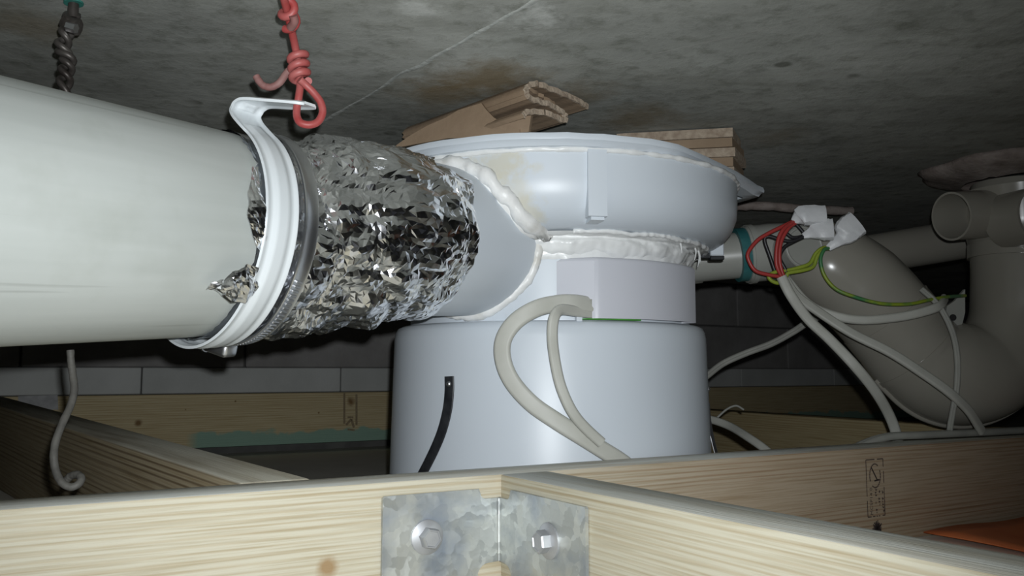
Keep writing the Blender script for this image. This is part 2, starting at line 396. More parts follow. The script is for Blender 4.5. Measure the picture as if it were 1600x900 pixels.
# the slab material works in slab object space: shift the stain centres through a parent-free object-space fix
slab.data.transform(Matrix.Translation(slab.location)); slab.location = (0, 0, 0)
def ridge(px0, px1, wdt, h, name):
    a = pz(*px0, ZS); b = pz(*px1, ZS); n = 60; vs_ = []; fs = []
    d = (b - a).normalized(); s = V((-d.y, d.x, 0))
    for i in range(n + 1):
        p = a.lerp(b, i / n); off = s * lump(p, 30, .0035); k = .5 + .9 * abs(noise.noise(p * 25))
        for (q, z) in ((-1, .0005), (-.4, -h * k), (.3, -h * k * .8), (1, .0005)): vs_.append(p + off + s * q * wdt * k + UP * z)
    for i in range(n):
        for j in range(3): fs.append((i * 4 + j, i * 4 + j + 1, i * 4 + j + 5, i * 4 + j + 4))
    return link(name, frommesh(vs_, fs), 'ridge' if h > .0005 else 'crack', slab)
ridge((495, 195), (860, -15), .0042, .0006, 'formwork_ridge')
ridge((905, 112), (1330, 15), .0007, .0003, 'hairline_crack')
# board the joists stand on
fl = link('floor', boxmesh(7.4, 6.4, .02), 'board', smooth=False); fl.location = (.9, .9, -.01); tag(fl, kind='structure')
# back wall of blocks, parallel to the long joist
wl = link('wall_back', boxmesh(5.6, .1, ZS), 'mortar', smooth=False); tag(wl, kind='structure')
basis(wl, AD, AN, UP, AP(1.6, WALLC + .055, ZS / 2))
BL = .369
strip = boxmesh(BL - .0025, .03, .0465, .0012, 1); course = boxmesh(BL - .004, .03, .109, .002, 1)
rows = [(EYE.z - .0405 + .0235, strip, 'blockpale', 0.0)] + [(EYE.z + .007 + .055 + .112 * k, course, 'block', .18 * (k + 1)) for k in range(2)]
for (z, me, mt, off) in rows:
    if not me.materials: me.materials.append(M[mt])
    for k in range(-2, 10):
        o = link('block', me, None, None, False)
        o.parent = wl; o.matrix_parent_inverse = wl.matrix_world.inverted()
        basis(o, AD, AN, UP, AP(.231 + BL * (k + .5) + (off if mt == 'block' else 0), WALLC + .008, z))

# ================================================================== TIMBER
TH = .0842; TT = .0375
def timber(name, label, s0, c0, length, along, mat, z0=0.0, h=TH, t=TT, tilt=0):
    """starts at AP(s0,c0); runs 'along'; occupies thickness t to its left (away) side"""
    me = boxmesh(length, t, h, .0014, 2)
    o = link(name, me, mat, None, True); sharp(me, 40)
    side = UP.cross(along)
    basis(o, along, side, UP, AP(s0, c0, z0) + along * (length / 2) + side * (t / 2) + UP * (h / 2))
    return tag(o, label, 'timber joist')
CF = .5047
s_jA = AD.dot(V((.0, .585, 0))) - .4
KA = []
for (px, py, r) in ((512, 886, .0095), (1258, 778, .0022), (1450, 755, .002)):
    r_ = ray(px, py); q = EYE + r_ * (CF / AN.dot(r_)); KA.append((q.dot(AD) - (-.75 + 1.15), -TT / 2, q.z - TH / 2, r))
M['woodA'] = wood('pale_spruce', (.58, .545, .43), (.485, .415, .285), knots=KA, ktone=.72, brown_end=(s_jA, (.50, .40, .285), (.36, .235, .14)), weather_lit=1.0)
M['woodB'] = wood('pale_spruce_end', (.59, .555, .435), (.49, .42, .29), weather_lit=1.0)
M['woodC'] = wood('far_spruce', (.40, .33, .20), (.30, .22, .11), knots=((.0, 0, 0, .001),), stain=((.10, .22, .17), -.012, .04, -.22, 9.0))
M['woodD'] = wood('dark_weathered_spruce', (.36, .30, .195), (.15, .11, .065), weather_lit=.9, weather_lit_col=(.62, .60, .50), ring=.8)
# long joist: its local x runs to the far right
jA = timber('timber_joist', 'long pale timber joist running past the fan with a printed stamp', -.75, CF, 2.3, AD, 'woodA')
# short joist coming forward from it
jl = AP(0, 0, 0)
s_j = AD.dot(V((-.0085, .5846, 0)))
jB = timber('timber_joist', 'timber joist butted to the long joist at the galvanised angle bracket', s_j, CF - .0008, .62, -AN, 'woodB')
# joist behind, on the left (weathered face)
s_d = AD.dot(V((-.139, .579, 0)))
pD0 = AP(s_d, CF + TT + .003, 0); rD = ray(0, 618); cD = WALLC - .010 - TT - .004
pD1 = EYE + rD * (cD / AN.dot(rD)); topD0 = V((pD0.x, pD0.y, TH)); dD = (pD1 - topD0); LD = dD.length - .01; dD.normalize()
sdD = UP.cross(dD).normalized(); upD = dD.cross(sdD)
# ends cut on the slant so that it butts against the long joist
bm = bmesh.new(); bmesh.ops.create_cube(bm, size=1); bmesh.ops.scale(bm, vec=(LD, .045, TH), verts=bm.verts)
sk = -sdD.dot(AN) / dD.dot(AN)
for v in bm.verts:
    v.co.x += (v.co.y + .0225) * sk
bmesh.ops.bevel(bm, geom=list(bm.edges), offset=.0025, segments=3, affect='EDGES', profile=.5)
slopeD = dD.z / math.hypot(dD.x, dD.y)
for v in bm.verts:
    if v.co.z < 0: v.co.z -= (v.co.x + LD / 2) * slopeD
me = bpy.data.meshes.new('m'); bm.to_mesh(me); bm.free(); sharp(me, 40)
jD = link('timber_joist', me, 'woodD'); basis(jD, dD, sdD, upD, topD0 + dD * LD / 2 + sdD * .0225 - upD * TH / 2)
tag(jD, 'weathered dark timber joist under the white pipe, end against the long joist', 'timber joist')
# far ledger and the joist at the right
kn = []
for (px, py, r) in ((216, 661, .009), (548, 627, .012), (290, 640, .002), (368, 627, .003), (498, 645, .003)):
    r_ = ray(px, py); c_ = WALLC - TT - .010
    t_ = c_ / AN.dot(r_); q = EYE + r_ * t_
    kn.append((q.dot(AD), q.z, r))
zC = EYE.z - .041 - .095
C0 = -1.2
M['woodC'] = wood('far_spruce', (.58, .49, .30), (.46, .35, .19), knots=[(s - (C0 + 1.9), -TT / 2, z - (zC + .0475), r) for (s, z, r) in kn], stain=((.22, .40, .33), -.003, .045, AD.dot(pd(290, 680, 1.55)) - (C0 + 1.9), 3.0))
jC = timber('timber_ledger', 'far yellowish timber ledger fixed low on the block wall, green smears below', C0, WALLC - TT - .010, 3.8, AD, 'woodC', z0=zC, h=.095)
jC['category'] = 'timber ledger'
pe = pz(1050, 637, TH); pe2 = pz(1360, 657, TH)
dE = (pe2 - pe).normalized(); s0 = pe - dE * .16
M['woodE'] = wood('far_spruce_joist', (.46, .38, .22), (.35, .26, .13), stain=((.10, .22, .18), -.02, .05, .0, .25))
LE = (s0.dot(AN) - CF - TT - .03) / -dE.dot(AN)
jE = link('timber_joist', boxmesh(LE, TT, TH, .0028, 2), 'woodE'); sharp(jE.data, 40)
sideE = UP.cross(dE); basis(jE, dE, sideE, UP, s0 + dE * LE / 2 + sideE * TT / 2 - UP * TH / 2)
tag(jE, 'far timber joist standing behind the grey drain trap', 'timber joist')
jE.location.z = TH / 2 + .0001

# nail plate on the far ledger
pa = [EYE + ray(x, y) * ((WALLC - TT - .0105) / AN.dot(ray(x, y))) for (x, y) in ((28, 619), (90, 617), (91, 640), (30, 641))]
npl = link('nail_plate', prism(pa, -AN * .0015), 'plate', None, False)
tag(npl, 'small galvanised nail plate on the far ledger above the weathered joist', 'nail plate')

# faint print on the far ledger
def onC(px, py): r_ = ray(px, py); return EYE + r_ * ((WALLC - TT - .0104) / AN.dot(r_))
vs_ = []; fs = []
for (x0, y0, x1, y1, wpx) in ((538, 614, 538, 662, 1.6), (557, 616, 557, 664, 1.6), (541, 664, 549, 655, 1.8), (549, 655, 553, 668, 1.8), (543, 652, 552, 652, 1.4), (543, 671, 554, 672, 1.4)):
    d_ = V((x1 - x0, y1 - y0)).normalized(); nx, ny = -d_.y * wpx, d_.x * wpx; k = len(vs_)
    vs_ += [onC(x0 + nx, y0 + ny), onC(x1 + nx, y1 + ny), onC(x1 - nx, y1 - ny), onC(x0 - nx, y0 - ny)]; fs.append((k, k + 1, k + 2, k + 3))
o = link('ledger_print', frommesh(vs_, fs), 'woodprint', None, False); o.parent = jC; o.matrix_parent_inverse = jC.matrix_world.inverted()

# ink stamp printed on the long joist's face (flat print, hair-thin)
def onA(px, py, lift=.0006):
    r_ = ray(px, py); return EYE + r_ * ((CF - lift) / AN.dot(r_))
S0 = onA(1368, 762); EX = AD; EZ = UP
fz = (onA(1348, 714) - onA(1355, 803)).length
fx = (onA(1376, 760) - onA(1349, 760)).length
def strokes(name, segs, wd, mt):
    vs_ = []; fs = []
    for (a, b) in segs:
        a = V((a[0], a[1], 0)); b = V((b[0], b[1], 0)); d = (b - a); 
        if d.length < 1e-6: continue
        d.normalize(); s = V((-d.y, d.x, 0)) * wd / 2; k = len(vs_)
        vs_ += [a - s, b - s, b + s, a + s]; fs.append((k, k + 1, k + 2, k + 3))
    W = [S0 + EX * v.x + EZ * v.y for v in vs_]
    me = frommesh(W, fs); o = link(name, me, mt, None, False)
    o.parent = jA; o.matrix_parent_inverse = jA.matrix_world.inverted(); return o
hx, hz = fx * .5, fz * .5
def rnd(a): return (random.random() - .5) * a
seg = []
for (a, b) in (((-hx, -hz), (hx, -hz)), ((hx, -hz), (hx, hz)), ((hx, hz), (-hx, hz)), ((-hx, hz), (-hx, -hz))):
    n = 14
    for k in range(n):
        if random.random() < .12: continue
        p = (a[0] + (b[0] - a[0]) * k / n, a[1] + (b[1] - a[1]) * k / n); q = (a[0] + (b[0] - a[0]) * (k + .95) / n, a[1] + (b[1] - a[1]) * (k + .95) / n); seg.append((p, q))
strokes('stamp_frame', seg, .0010, 'inkfaint')
seg = []
for k in range(26):
    a = 2 * math.pi * k / 26; b = a + .21
    if 14 < k % 26 < 17 or k in (2, 3): continue
    seg.append(((hx * .62 * math.cos(a), hz * .42 + hz * .42 * math.sin(a)), (hx * .62 * math.cos(b), hz * .42 + hz * .42 * math.sin(b))))
strokes('stamp_oval', seg, .0013, 'inkfaint')
strokes('stamp_ear_mark', [((-hx * .4, hz * .72), (hx * .25, hz * .26)), ((-hx * .1, hz * .24), (hx * .5, hz * .27))], .0014, 'ink')
def stamptext(txt, cx, size, ystart, mt):
    cu = bpy.data.curves.new('t', 'FONT'); cu.body = txt; cu.size = size; cu.space_character = 1.1
    to = bpy.data.objects.new('t', cu); COL.objects.link(to); dg = bpy.context.evaluated_depsgraph_get()
    me = bpy.data.meshes.new_from_object(to.evaluated_get(dg)); bpy.data.objects.remove(to)
    for v in me.vertices:
        x, y = v.co.x, v.co.y
        v.co = S0 + EX * (cx - y) + EZ * (ystart + x) - AN * .0001
    o = link('stamp_line', me, mt, None, False); o.parent = jA; o.matrix_parent_inverse = jA.matrix_world.inverted()
stamptext('MCSP14 0', -hx * .40, .0052, -hz * .94, 'ink')
seg = []
for row, cx in enumerate((.02, .42, .82)):
    y = -hz * .9
    while y < -hz * .02 - row * .002:
        ln = random.uniform(.0012, .003)
        if random.random() < .8:
            x = hx * cx + rnd(.0012); seg.append(((x, y), (x + rnd(.002), y + ln)))
            if random.random() < .5: seg.append(((x - .001, y + ln * .5), (x + .0013, y + ln * .5)))
        y += ln + .0008
strokes('stamp_line', seg, .0009, 'inkfaint')
seg = []
for k in range(22):
    a = 2 * math.pi * k / 22 + rnd(.1); r1 = .0062 + rnd(.002); cx, cy = .0005, -hz - .0105
    seg.append(((cx, cy), (cx + r1 * math.cos(a), cy + r1 * math.sin(a))))
strokes('stamp_rosette', seg, .0011, 'ink')

# ------------------------------------------------------------------ angle bracket in the corner of the two joists
br = thing('angle_bracket', 'galvanised steel angle bracket with two hex screws in the joist corner', 'angle bracket')
jc = AP(s_j - .0006, CF - .0014, 0)                       # inner corner
ztop = TH - .0082; zbot = ztop - .0555; th = .0022
def leaf(dirv, nrm, ln):
    """notched plate: dirv away from the corner, nrm out of the timber"""
    n0 = .016; nz = .0065; rr = .004
    pts = [(0, ztop - nz - .003)]
    def arc(cx, cz, r, a0, a1, n=5): return [(cx + r * math.cos(math.radians(a0 + (a1 - a0) * k / n)), cz + r * math.sin(math.radians(a0 + (a1 - a0) * k / n))) for k in range(n + 1)]
    top = [(0, ztop - nz)] + [(n0 - .005, ztop - nz)] + arc(n0 - .004, ztop - nz + .004, .004, -80, -5) + [(n0 + .001, ztop)] + [(ln - .001, ztop), (ln, ztop - .001)]
    bot = [(ln, zbot + .001), (ln - .001, zbot), (n0 + .001, zbot)] + arc(n0 - .006, zbot, .008, 10, 90) + [(0, zbot + .0085)]
    poly = [jc + dirv * a + UP * z for (a, z) in top + bot]
    return prism(poly, nrm * th)
la = link('leaf', leaf(-AD, -AN, .084), 'galv', br, False)
lb = link('leaf', leaf(-AN, -AD, .099), 'galv', br, False)
crease = link('bend', tube([jc - AD * .0022 - AN * .0022 + UP * z for z in (zbot + .0088, ztop - .0068)], .0017, 12), 'galv', br)
def hexscrew(p, nrm, rot):
    e1 = nrm.cross(UP).normalized(); e2 = UP
    wp = [(.0005, .0), (.0108, .0), (.0108, .0010), (.0099, .0015), (.0078, .0020), (.0060, .0028)]
    def lat(prof, n, ro=0):
        vs_ = []; fs = []
        for (r, h) in prof:
            for j in range(n):
                a = 2 * math.pi * j / n + ro; vs_.append(p + e1 * r * math.cos(a) + e2 * r * math.sin(a) + nrm * h)
        for i in range(len(prof) - 1):
            for j in range(n): fs.append((i * n + j, i * n + (j + 1) % n, (i + 1) * n + (j + 1) % n, (i + 1) * n + j))
        fs.append(tuple(range((len(prof) - 1) * n, len(prof) * n))); return frommesh(vs_, fs)
    s = link('screw', lat([(.0068, .002), (.0068, .0078), (.0060, .0088), (.0054, .0088), (.0049, .0081)], 6, rot), 'dullsteel', br, False)
    link('washer', sharp(lat(wp, 36), 30), 'dullsteel', s)
def onplane(px, py, n, c):
    r_ = ray(px, py); return EYE + r_ * ((c - EYE.dot(n)) / n.dot(r_))
hexscrew(onplane(667, 839, AN, CF - .0036), -AN, .2)
hexscrew(onplane(858, 845, AD, s_j - .0028), -AD, .35)

# ================================================================== EXTRACTOR FAN
FX, FY = .036, .838
E0 = EYE.z
fan = thing('extractor_fan', 'large white plastic extractor fan standing behind the long joist', 'extractor fan')
RB, RN, RW = .1475, .1335, .1795
ZB = E0 + .041                         # shoulder of the base
base = link('base', lathe([(.153, .001), (.1525, .02), (RB + .001, ZB - .012), (RB, ZB - .006), (RB - .002, ZB - .002), (RB - .006, ZB), (RN - .002, ZB + .0004)], (FX, FY), 128), 'fan', fan)
neck = link('neck', lathe([(RN, ZB - .002), (RN, E0 + .118)], (FX, FY), 128), 'fan', fan)
bowlp = [(RN - .001, E0 + .113), (.147, E0 + .113), (.158, E0 + .1155), (.167, E0 + .121), (.174, E0 + .129), (.1785, E0 + .140), (RW, E0 + .150), (RW + .0005, E0 + .1725)]
bowl = link('bowl', lathe(bowlp, (FX, FY), 128), 'bowl', fan)
def rfan(z):
    if z < E0 + .113: return RN
    for (r0, z0), (r1, z1) in zip(bowlp[1:], bowlp[2:]):
        if z0 <= z <= z1: return r0 + (r1 - r0) * (z - z0) / max(z1 - z0, 1e-6)
    return RW
# flange: round, with a straight trimmed edge and a point on one side
out = []
def cpt(a, r): return (r * math.sin(a), -r * math.cos(a))
a0 = math.atan2(.098, .154)
for k in range(0, 64): 
    a = math.radians(118) + (2 * math.pi - math.radians(118) + a0) * k / 63; out.append(cpt(a, .190 - .006 * (1 if k > 56 else 0) * (k - 56) / 7))
for t in (.2, .4, .6, .8, .95):
    p = V((.098, -.154)).lerp(V((.212, .010)), t); bulge = .006 * math.sin(math.pi * t); out.append((p.x + bulge * .8, p.y - bulge * .55))
out += [(.2165, .013), (.212, .025), (.199, .058), (.184, .080)]
def rbase(z): return .1525 + (RB + .001 - .1525) * (z - .02) / (ZB - .012 - .02)
def ringpts(sc, z, wob=0):
    return [V((FX + x * sc, FY + y * sc, z + noise.noise(V((x * 40, y * 40, 1.3))) * wob)) for (x, y) in out]
lay = [ringpts(.90, E0 + .1722), ringpts(.972, E0 + .1735), ringpts(.985, E0 + .1765, .0008), ringpts(.998, E0 + .1775, .0008), ringpts(1.0, E0 + .1795, .0012), ringpts(.995, E0 + .1825, .0012), ringpts(.93, E0 + .1835), ringpts(.5, E0 + .1835)]
n = len(out); vs_ = [p for l in lay for p in l]; fs = []
for i in range(len(lay) - 1):
    for j in range(n): fs.append((i * n + j, i * n + (j + 1) % n, (i + 1) * n + (j + 1) % n, (i + 1) * n + j))
fs.append(tuple(range((len(lay) - 1) * n, len(lay) * n)))
flange = link('flange', sharp(frommesh(vs_, fs), 45), 'fan', fan)
# sealant between bowl and flange
def bead(path, r, amp, seed=0, n=9, mat='seal', name='sealant_bead', flatdir=None):
    fr = frames(path); vs_ = []; fs = []
    for i, p in enumerate(path):
        t, a, b = fr[i]
        for j, (x, y) in enumerate(circ(1, n)):
            q = p + (a * x + b * y) * r
            k = 1 + amp * noise.noise(q * 90 + V((seed, 0, 0))) + amp * .7 * noise.noise(q * 220)
            vs_.append(p + (a * x + b * y) * r * max(.25, k))
    for i in range(len(path) - 1):
        for j in range(n): fs.append((i * n + j, i * n + (j + 1) % n, (i + 1) * n + (j + 1) % n, (i + 1) * n + j))
    fs.append(tuple(range(n - 1, -1, -1))); m = (len(path) - 1) * n; fs.append(tuple(range(m, m + n)))
    return link(name, frommesh(vs_, fs), mat, fan)
def circpath(r, z, a0, a1, n): return [V((FX + r * math.sin(a0 + (a1 - a0) * k / n), FY - r * math.cos(a0 + (a1 - a0) * k / n), z)) for k in range(n + 1)]
bead(circpath(RW + .0005, E0 + .1718, math.radians(-60), math.radians(100), 160), .0022, .45, 3)
def smear(a0, a1, seed, name, lift, zlo, zhi, amp):
    """band of sealant pushed into the corner of bowl and neck by a finger"""
    n = 260; m = 12; vs_ = []; fs = []
    for k in range(n + 1):
        a = a0 + (a1 - a0) * k / n; q = V((math.sin(a), math.cos(a), 0))
        lo = zlo + amp * noise.noise(q * 5 + V((0, 0, seed))) + amp * .5 * noise.noise(q * 19 + V((0, 0, seed)))
        hi = zhi + .004 * noise.noise(q * 8 + V((0, 3, seed)))
        for j in range(m + 1):
            f = j / m
            z = E0 + lo + (.1128 - lo) * min(1, f * 1.45)
            r = RN if f < .69 else RN + (hi - RN) * (f - .69) / .31
            e = math.sin(math.pi * f) ** .6 * lift * (.75 + .5 * noise.noise(V((q.x * 7, q.y * 7, f * 3 + seed))) + .35 * abs(noise.noise(V((q.x * 16, q.y * 16, f * 9 + seed)))))
            nx = max(0, 1 - max(0, f - .4) * 1.2)
            rr = r + e * nx + .0002; zz = z - e * (1 - nx) - (.0002 if f > .7 else 0)
            vs_.append(V((FX + rr * math.sin(a), FY - rr * math.cos(a), zz)))
    for k in range(n):
        for j in range(m): q_ = k * (m + 1) + j; fs.append((q_, q_ + 1, q_ + m + 2, q_ + m + 1))
    return link(name, frommesh(vs_, fs), 'seal', fan)
smear(math.radians(-55), math.radians(112), 2.0, 'sealant_fillet', .0075, .0955, .150, .0045)
smear(math.radians(-20), math.radians(100), 7.0, 'sealant_fillet', .0030, .0915, .146, .005)
bead([p + V((0, 0, noise.noise(p * 45) * .0012)) for p in circpath(.151, E0 + .1125, math.radians(5), math.radians(104), 160)], .0020, .7, 5)
# little strings of sealant hanging near the right
for (px, py, ln) in ((1072, 378, .012), (1083, 384, .016), (1091, 376, .011), (1040, 388, .010), (1098, 385, .009), (840, 368, .006)):
    t0 = math.atan2((px - 858) * .00052, .13); a = math.asin(max(-.98, min(.98, (px - 858) / 236))); p = V((FX + (RN + .010) * math.sin(a), FY - (RN + .010) * math.cos(a), E0 + .112))
    link('sealant_string', tube(spline([p, p + V((.0006, -.0015, -ln * .4)), p + V((rnd(.003), -.001, -ln))], 4), lambda i: .0011 - .0001 * i, 6), 'seal', fan)
# moulded rib on the bowl
def cylbox(a0, a1, r0, r1, z0, z1, n=8, round_=0):
    vs_ = []; fs = []
    for k in range(n + 1):
        a = a0 + (a1 - a0) * k / n
        for (r, z) in ((r0, z0), (r1, z0), (r1, z1), (r0, z1)): vs_.append(V((FX + r * math.sin(a), FY - r * math.cos(a), z)))
    for k in range(n):
        for j in range(4): fs.append((k * 4 + j, k * 4 + (j + 1) % 4, k * 4 + 4 + (j + 1) % 4, k * 4 + 4 + j))
    fs.append((3, 2, 1, 0)); fs.append(tuple(n * 4 + j for j in range(4))); return sharp(frommesh(vs_, fs), 40)
def ang(px, r, y=500):
    """azimuth on the fan cylinder of radius r seen at column px"""
    d = ray(px, y); ox, oy = -FX, -FY; A_ = d.x ** 2 + 1; B_ = 2 * (d.x * ox + oy); C_ = ox * ox + oy * oy - r * r
    D_ = B_ * B_ - 4 * A_ * C_
    t = (-B_ - math.sqrt(max(D_, 0))) / (2 * A_); x = d.x * t - FX; y_ = t - FY
    return math.atan2(x, -y_)
def pcyl(px, py, r):
    d = ray(px, py); ox, oy = -FX, -FY; A_ = d.x ** 2 + 1; B_ = 2 * (d.x * ox + oy); C_ = ox * ox + oy * oy - r * r
    t = (-B_ - math.sqrt(max(B_ * B_ - 4 * A_ * C_, 0))) / (2 * A_); return EYE + d * t
link('rib', cylbox(ang(921, .1835), ang(951, .1835), .172, .1835, E0 + .119, E0 + .1715, 4), 'fan', fan, True)
link('rib_foot', cylbox(ang(925, .18), ang(946, .18), .160, .180, E0 + .1165, E0 + .1195, 4), 'fan', fan, True)
# terminal cover on the neck
ac = ang(934, .1465); ae = math.radians(60); zc0 = E0 + .0425; zc1 = E0 + .0925
an = ang(870, RN)
pts = [V((RN * math.sin(an), -RN * math.cos(an), 0))]
arcp = [V((.1465 * math.sin(ac + (ae - ac) * k / 24), -.1465 * math.cos(ac + (ae - ac) * k / 24), 0)) for k in range(25)]
# soft vertical corner at the front
c0 = pts[0].lerp(arcp[0], .93); c1 = arcp[0].lerp(arcp[1], .35)
poly = [pts[0], c0, arcp[0].lerp((c0 + c1) / 2, .35), c1] + arcp[1:] + [V((.12 * math.sin(ae), -.12 * math.cos(ae), 0)), V((.12 * math.sin(an), -.12 * math.cos(an), 0))]
def cvr(p, z): return V((FX + p.x, FY + p.y, z))
n = len(poly); vs_ = []; fs = []
ctr = V((0, 0, 0))
cut_t = .90                             # notch at the bottom of the left face, next to the corner
lv = [(zc0, 1), (zc1 - .003, 1), (zc1 - .001, .992), (zc1, .98)]
# notch: left face replaced by an upper strip; the lower left part is open
left_hi = zc0 + .0155
polyL = poly
for (z, s) in lv:
    for p in polyL: vs_.append(cvr(p * s, z))
for i in range(len(lv) - 1):
    for j in range(n): 
        if i == 0 and j == 0: continue
        fs.append((i * n + j, i * n + (j + 1) % n, (i + 1) * n + (j + 1) % n, (i + 1) * n + j))
fs.append(tuple(range((len(lv) - 1) * n, len(lv) * n)))
k = len(vs_); pm0 = poly[0]; pm1 = poly[1]; pmc = pm0.lerp(pm1, .93)
vs_ += [cvr(pm0, left_hi), cvr(pmc, left_hi), cvr(pmc, zc0), cvr(pm1, zc0), cvr(pm1, zc1 - .003), cvr(pm0, zc1 - .003)]
fs += [(k, k + 1, k + 4, k + 5), (k + 1, k + 2, k + 3, k + 4)]
cover = link('terminal_cover', sharp(frommesh(vs_, fs), 35), 'cover', fan)
link('circuit_board', cylbox(ang(905, .141), ang(1000, .141), .120, .1425, ZB + .0006, ZB + .0016, 8), 'pcb', fan, False)
for px in (795, 905):
    a = ang(px, RB - .004); link('peg', cylbox(a - .016, a + .016, RB - .010, RB - .003, ZB - .001, ZB + .0055, 2), 'fan', fan, False)
# black slot strip with screw on the base
sp_ = [(702, 588), (702, 612), (699, 640), (691, 672), (679, 702), (662, 736), (648, 760)]
pth = [V((p.x, p.y, p.z)) for p in spline([pcyl(x, y, rbase(pcyl(x, y, RB).z) + .0012) for (x, y) in sp_], 8)]
link('slot_strip', flat_cable(pth, .0098, .0016, lambda p, t: V((p.x - FX, p.y - FY, 0)).normalized()), 'black', fan)
q = pcyl(702, 600, RB + .0032); nr = V((q.x - FX, q.y - FY, 0)).normalized()
bs = bmesh.new(); bmesh.ops.create_uvsphere(bs, u_segments=16, v_segments=10, radius=.0026); me = bpy.data.meshes.new('m'); bs.to_mesh(me); bs.free()
o = link('strip_screw', me, 'steel', fan); o.location = q
q = V((FX + (RB + .003) * math.sin(math.radians(78)), FY - (RB + .003) * math.cos(math.radians(78)), E0 - .018)); q = pd(1106, 608, .80)
o = link('strip_screw', me.copy(), None, fan); o.location = q; o.scale = (.9, .9, .9)
link('spring_strip', flat_cable(spline([pd(1106, 630, .80), pd(1108, 655, .80), pd(1113, 685, .80), pd(1121, 715, .80), pd(1131, 745, .80)], 6), .005, .0012, lambda p, t: V((.5, -.6, 0))), 'steel', fan)
# clip under the bowl
cp = pd(1119, 390, .83)
link('clip', boxmesh(.013, .010, .013, .001, 1), 'fan', fan, False).location = cp
link('clip_arm', boxmesh(.022, .004, .005, .0006, 1), 'black', fan, False).location = cp + V((-.012, .001, -.006))
link('clip_hook', boxmesh(.0135, .0095, .004, .0006, 1), 'black', fan, False).location = cp + V((0, 0, -.0085))

# ================================================================== PIPE, FOIL DUCT, SPIGOT
n1 = ray(0, 117).cross(ray(296, 191)).normalized(); n2 = ray(0, 542).cross(ray(260, 529)).normalized()
PA = n1.cross(n2).normalized(); PA = PA if PA.y > 0 else -PA
cc = ray(0, 330)
if n1.dot(cc) < 0: n1 = -n1
if n2.dot(cc) < 0: n2 = -n2
PR = .0625
PW = Matrix((n1, n2, PA)).inverted() @ V((PR, PR, 0)) + EYE
PL = PA.cross(UP).normalized(); PV = PL.cross(PA).normalized()
def pax(px):
    lo, hi = -.2, 2.0
    for _ in range(60):
        m_ = (lo + hi) / 2
        if (PW + PA * m_).y < .08 or proj(PW + PA * m_)[0] < px: lo = m_
        else: hi = m_
    return lo
def skew(a): return -.023 * math.cos(a) + .012 * math.sin(a) + .004
TR = pax(333)                              # hanger strap position along the pipe
TE = TR - .004                             # pipe end, under the strap
pipe_path = [PW + PA * (TE - .62 + .62 * k / 12) for k in range(13)]
pme = ringtube(pipe_path, PR, .0032, 72)
po = link('drain_pipe', pme, 'pipe')
# put the pipe's local z along its axis so dust streaks follow it
Mx = Matrix((PL, PV, PA)).transposed().to_4x4(); Mx.translation = PW
po.data.transform(Mx.inverted()); po.matrix_world = Mx
po.name = 'duct_pipe'
tag(po, 'thick dusty white plastic duct pipe hung under the slab', 'pipe')
# thin printed line low on the pipe
def pipept(t, th_, r): return PW + PA * t + (PL * math.cos(th_) + PV * math.sin(th_)) * r

# spigot of the fan
c2 = pd(646, 372, .662)
SA = (V((FX, FY, c2.z + .012)) - c2).normalized(); SL = SA.cross(UP).normalized(); SV = SL.cross(SA)
RS = .0605
sp0 = c2 - SA * .03
curve = []; NT = 120
vs_ = []; fs = []
for k in range(NT):
    a = 2 * math.pi * k / NT; off = SL * math.cos(a) * RS + SV * math.sin(a) * RS
    t = 0
    while t < .26:
        p = sp0 + SA * t + off
        if math.hypot(p.x - FX, p.y - FY) < rfan(p.z): break
        t += .0004
    curve.append(sp0 + SA * t + off)
    vs_ += [sp0 + off, sp0 + SA * (t + .012) + off]
for k in range(NT):
    k2 = (k + 1) % NT; fs.append((2 * k, 2 * k2, 2 * k2 + 1, 2 * k + 1))
link('spigot', frommesh(vs_, fs), 'fan', fan)
b1 = curve + [curve[0]]
def outw(p): return V((p.x - FX, p.y - FY, 0)).normalized()
bead([p + SA * -.001 + V((0, 0, noise.noise(p * 50) * .0015)) for p in b1], .0046, .45, 21, 10, 'sealdirty')
# smeared wide bead beside the bowl (upper right of the joint)
sm = [curve[k % NT] for k in range(0, 38)]
bead([p + outw(p) * .0005 + V((.006, -.004, .0)) + V((noise.noise(p * 60) * .002, 0, noise.noise(p * 70 + V((4, 0, 0))) * .002)) for p in sm if p.z > E0 + .105], .0062, .50, 31, 9, 'sealdirty')

# foil sleeve
foil = thing('foil_duct', 'crinkled silver foil duct sleeve joining the white pipe to the fan', 'foil duct')
A0 = PW + PA * (TR - .0105)
ctrl = [A0, PW + PA * (TR + .018), PW + PA * (TR + .045), (PW + PA * (TR + .045)).lerp(c2 - SA * .055, .5), c2 - SA * .055, c2 - SA * .02, c2]
axis = spline(ctrl, 20)
L_ = [0]
for i in range(1, len(axis)): L_.append(L_[-1] + (axis[i] - axis[i - 1]).length)
TL = L_[-1]
def axpt(s):
    if s <= 0: d = (axis[1] - axis[0]).normalized(); return axis[0] + d * s, d
    if s >= TL: d = (axis[-1] - axis[-2]).normalized(); return axis[-1] + d * (s - TL), d
    for i in range(1, len(L_)):
        if L_[i] >= s:
            f = (s - L_[i - 1]) / max(L_[i] - L_[i - 1], 1e-9); j = min(i + 1, len(axis) - 1)
            return axis[i - 1].lerp(axis[i], f), (axis[j] - axis[max(i - 2, 0)]).normalized()
def bump(d, w_): d = (d + 180) % 360 - 180; return math.exp(-(d / w_) ** 2)
NA, NS = 150, 92
vs_ = []; fs = []
rj = random.Random(11)
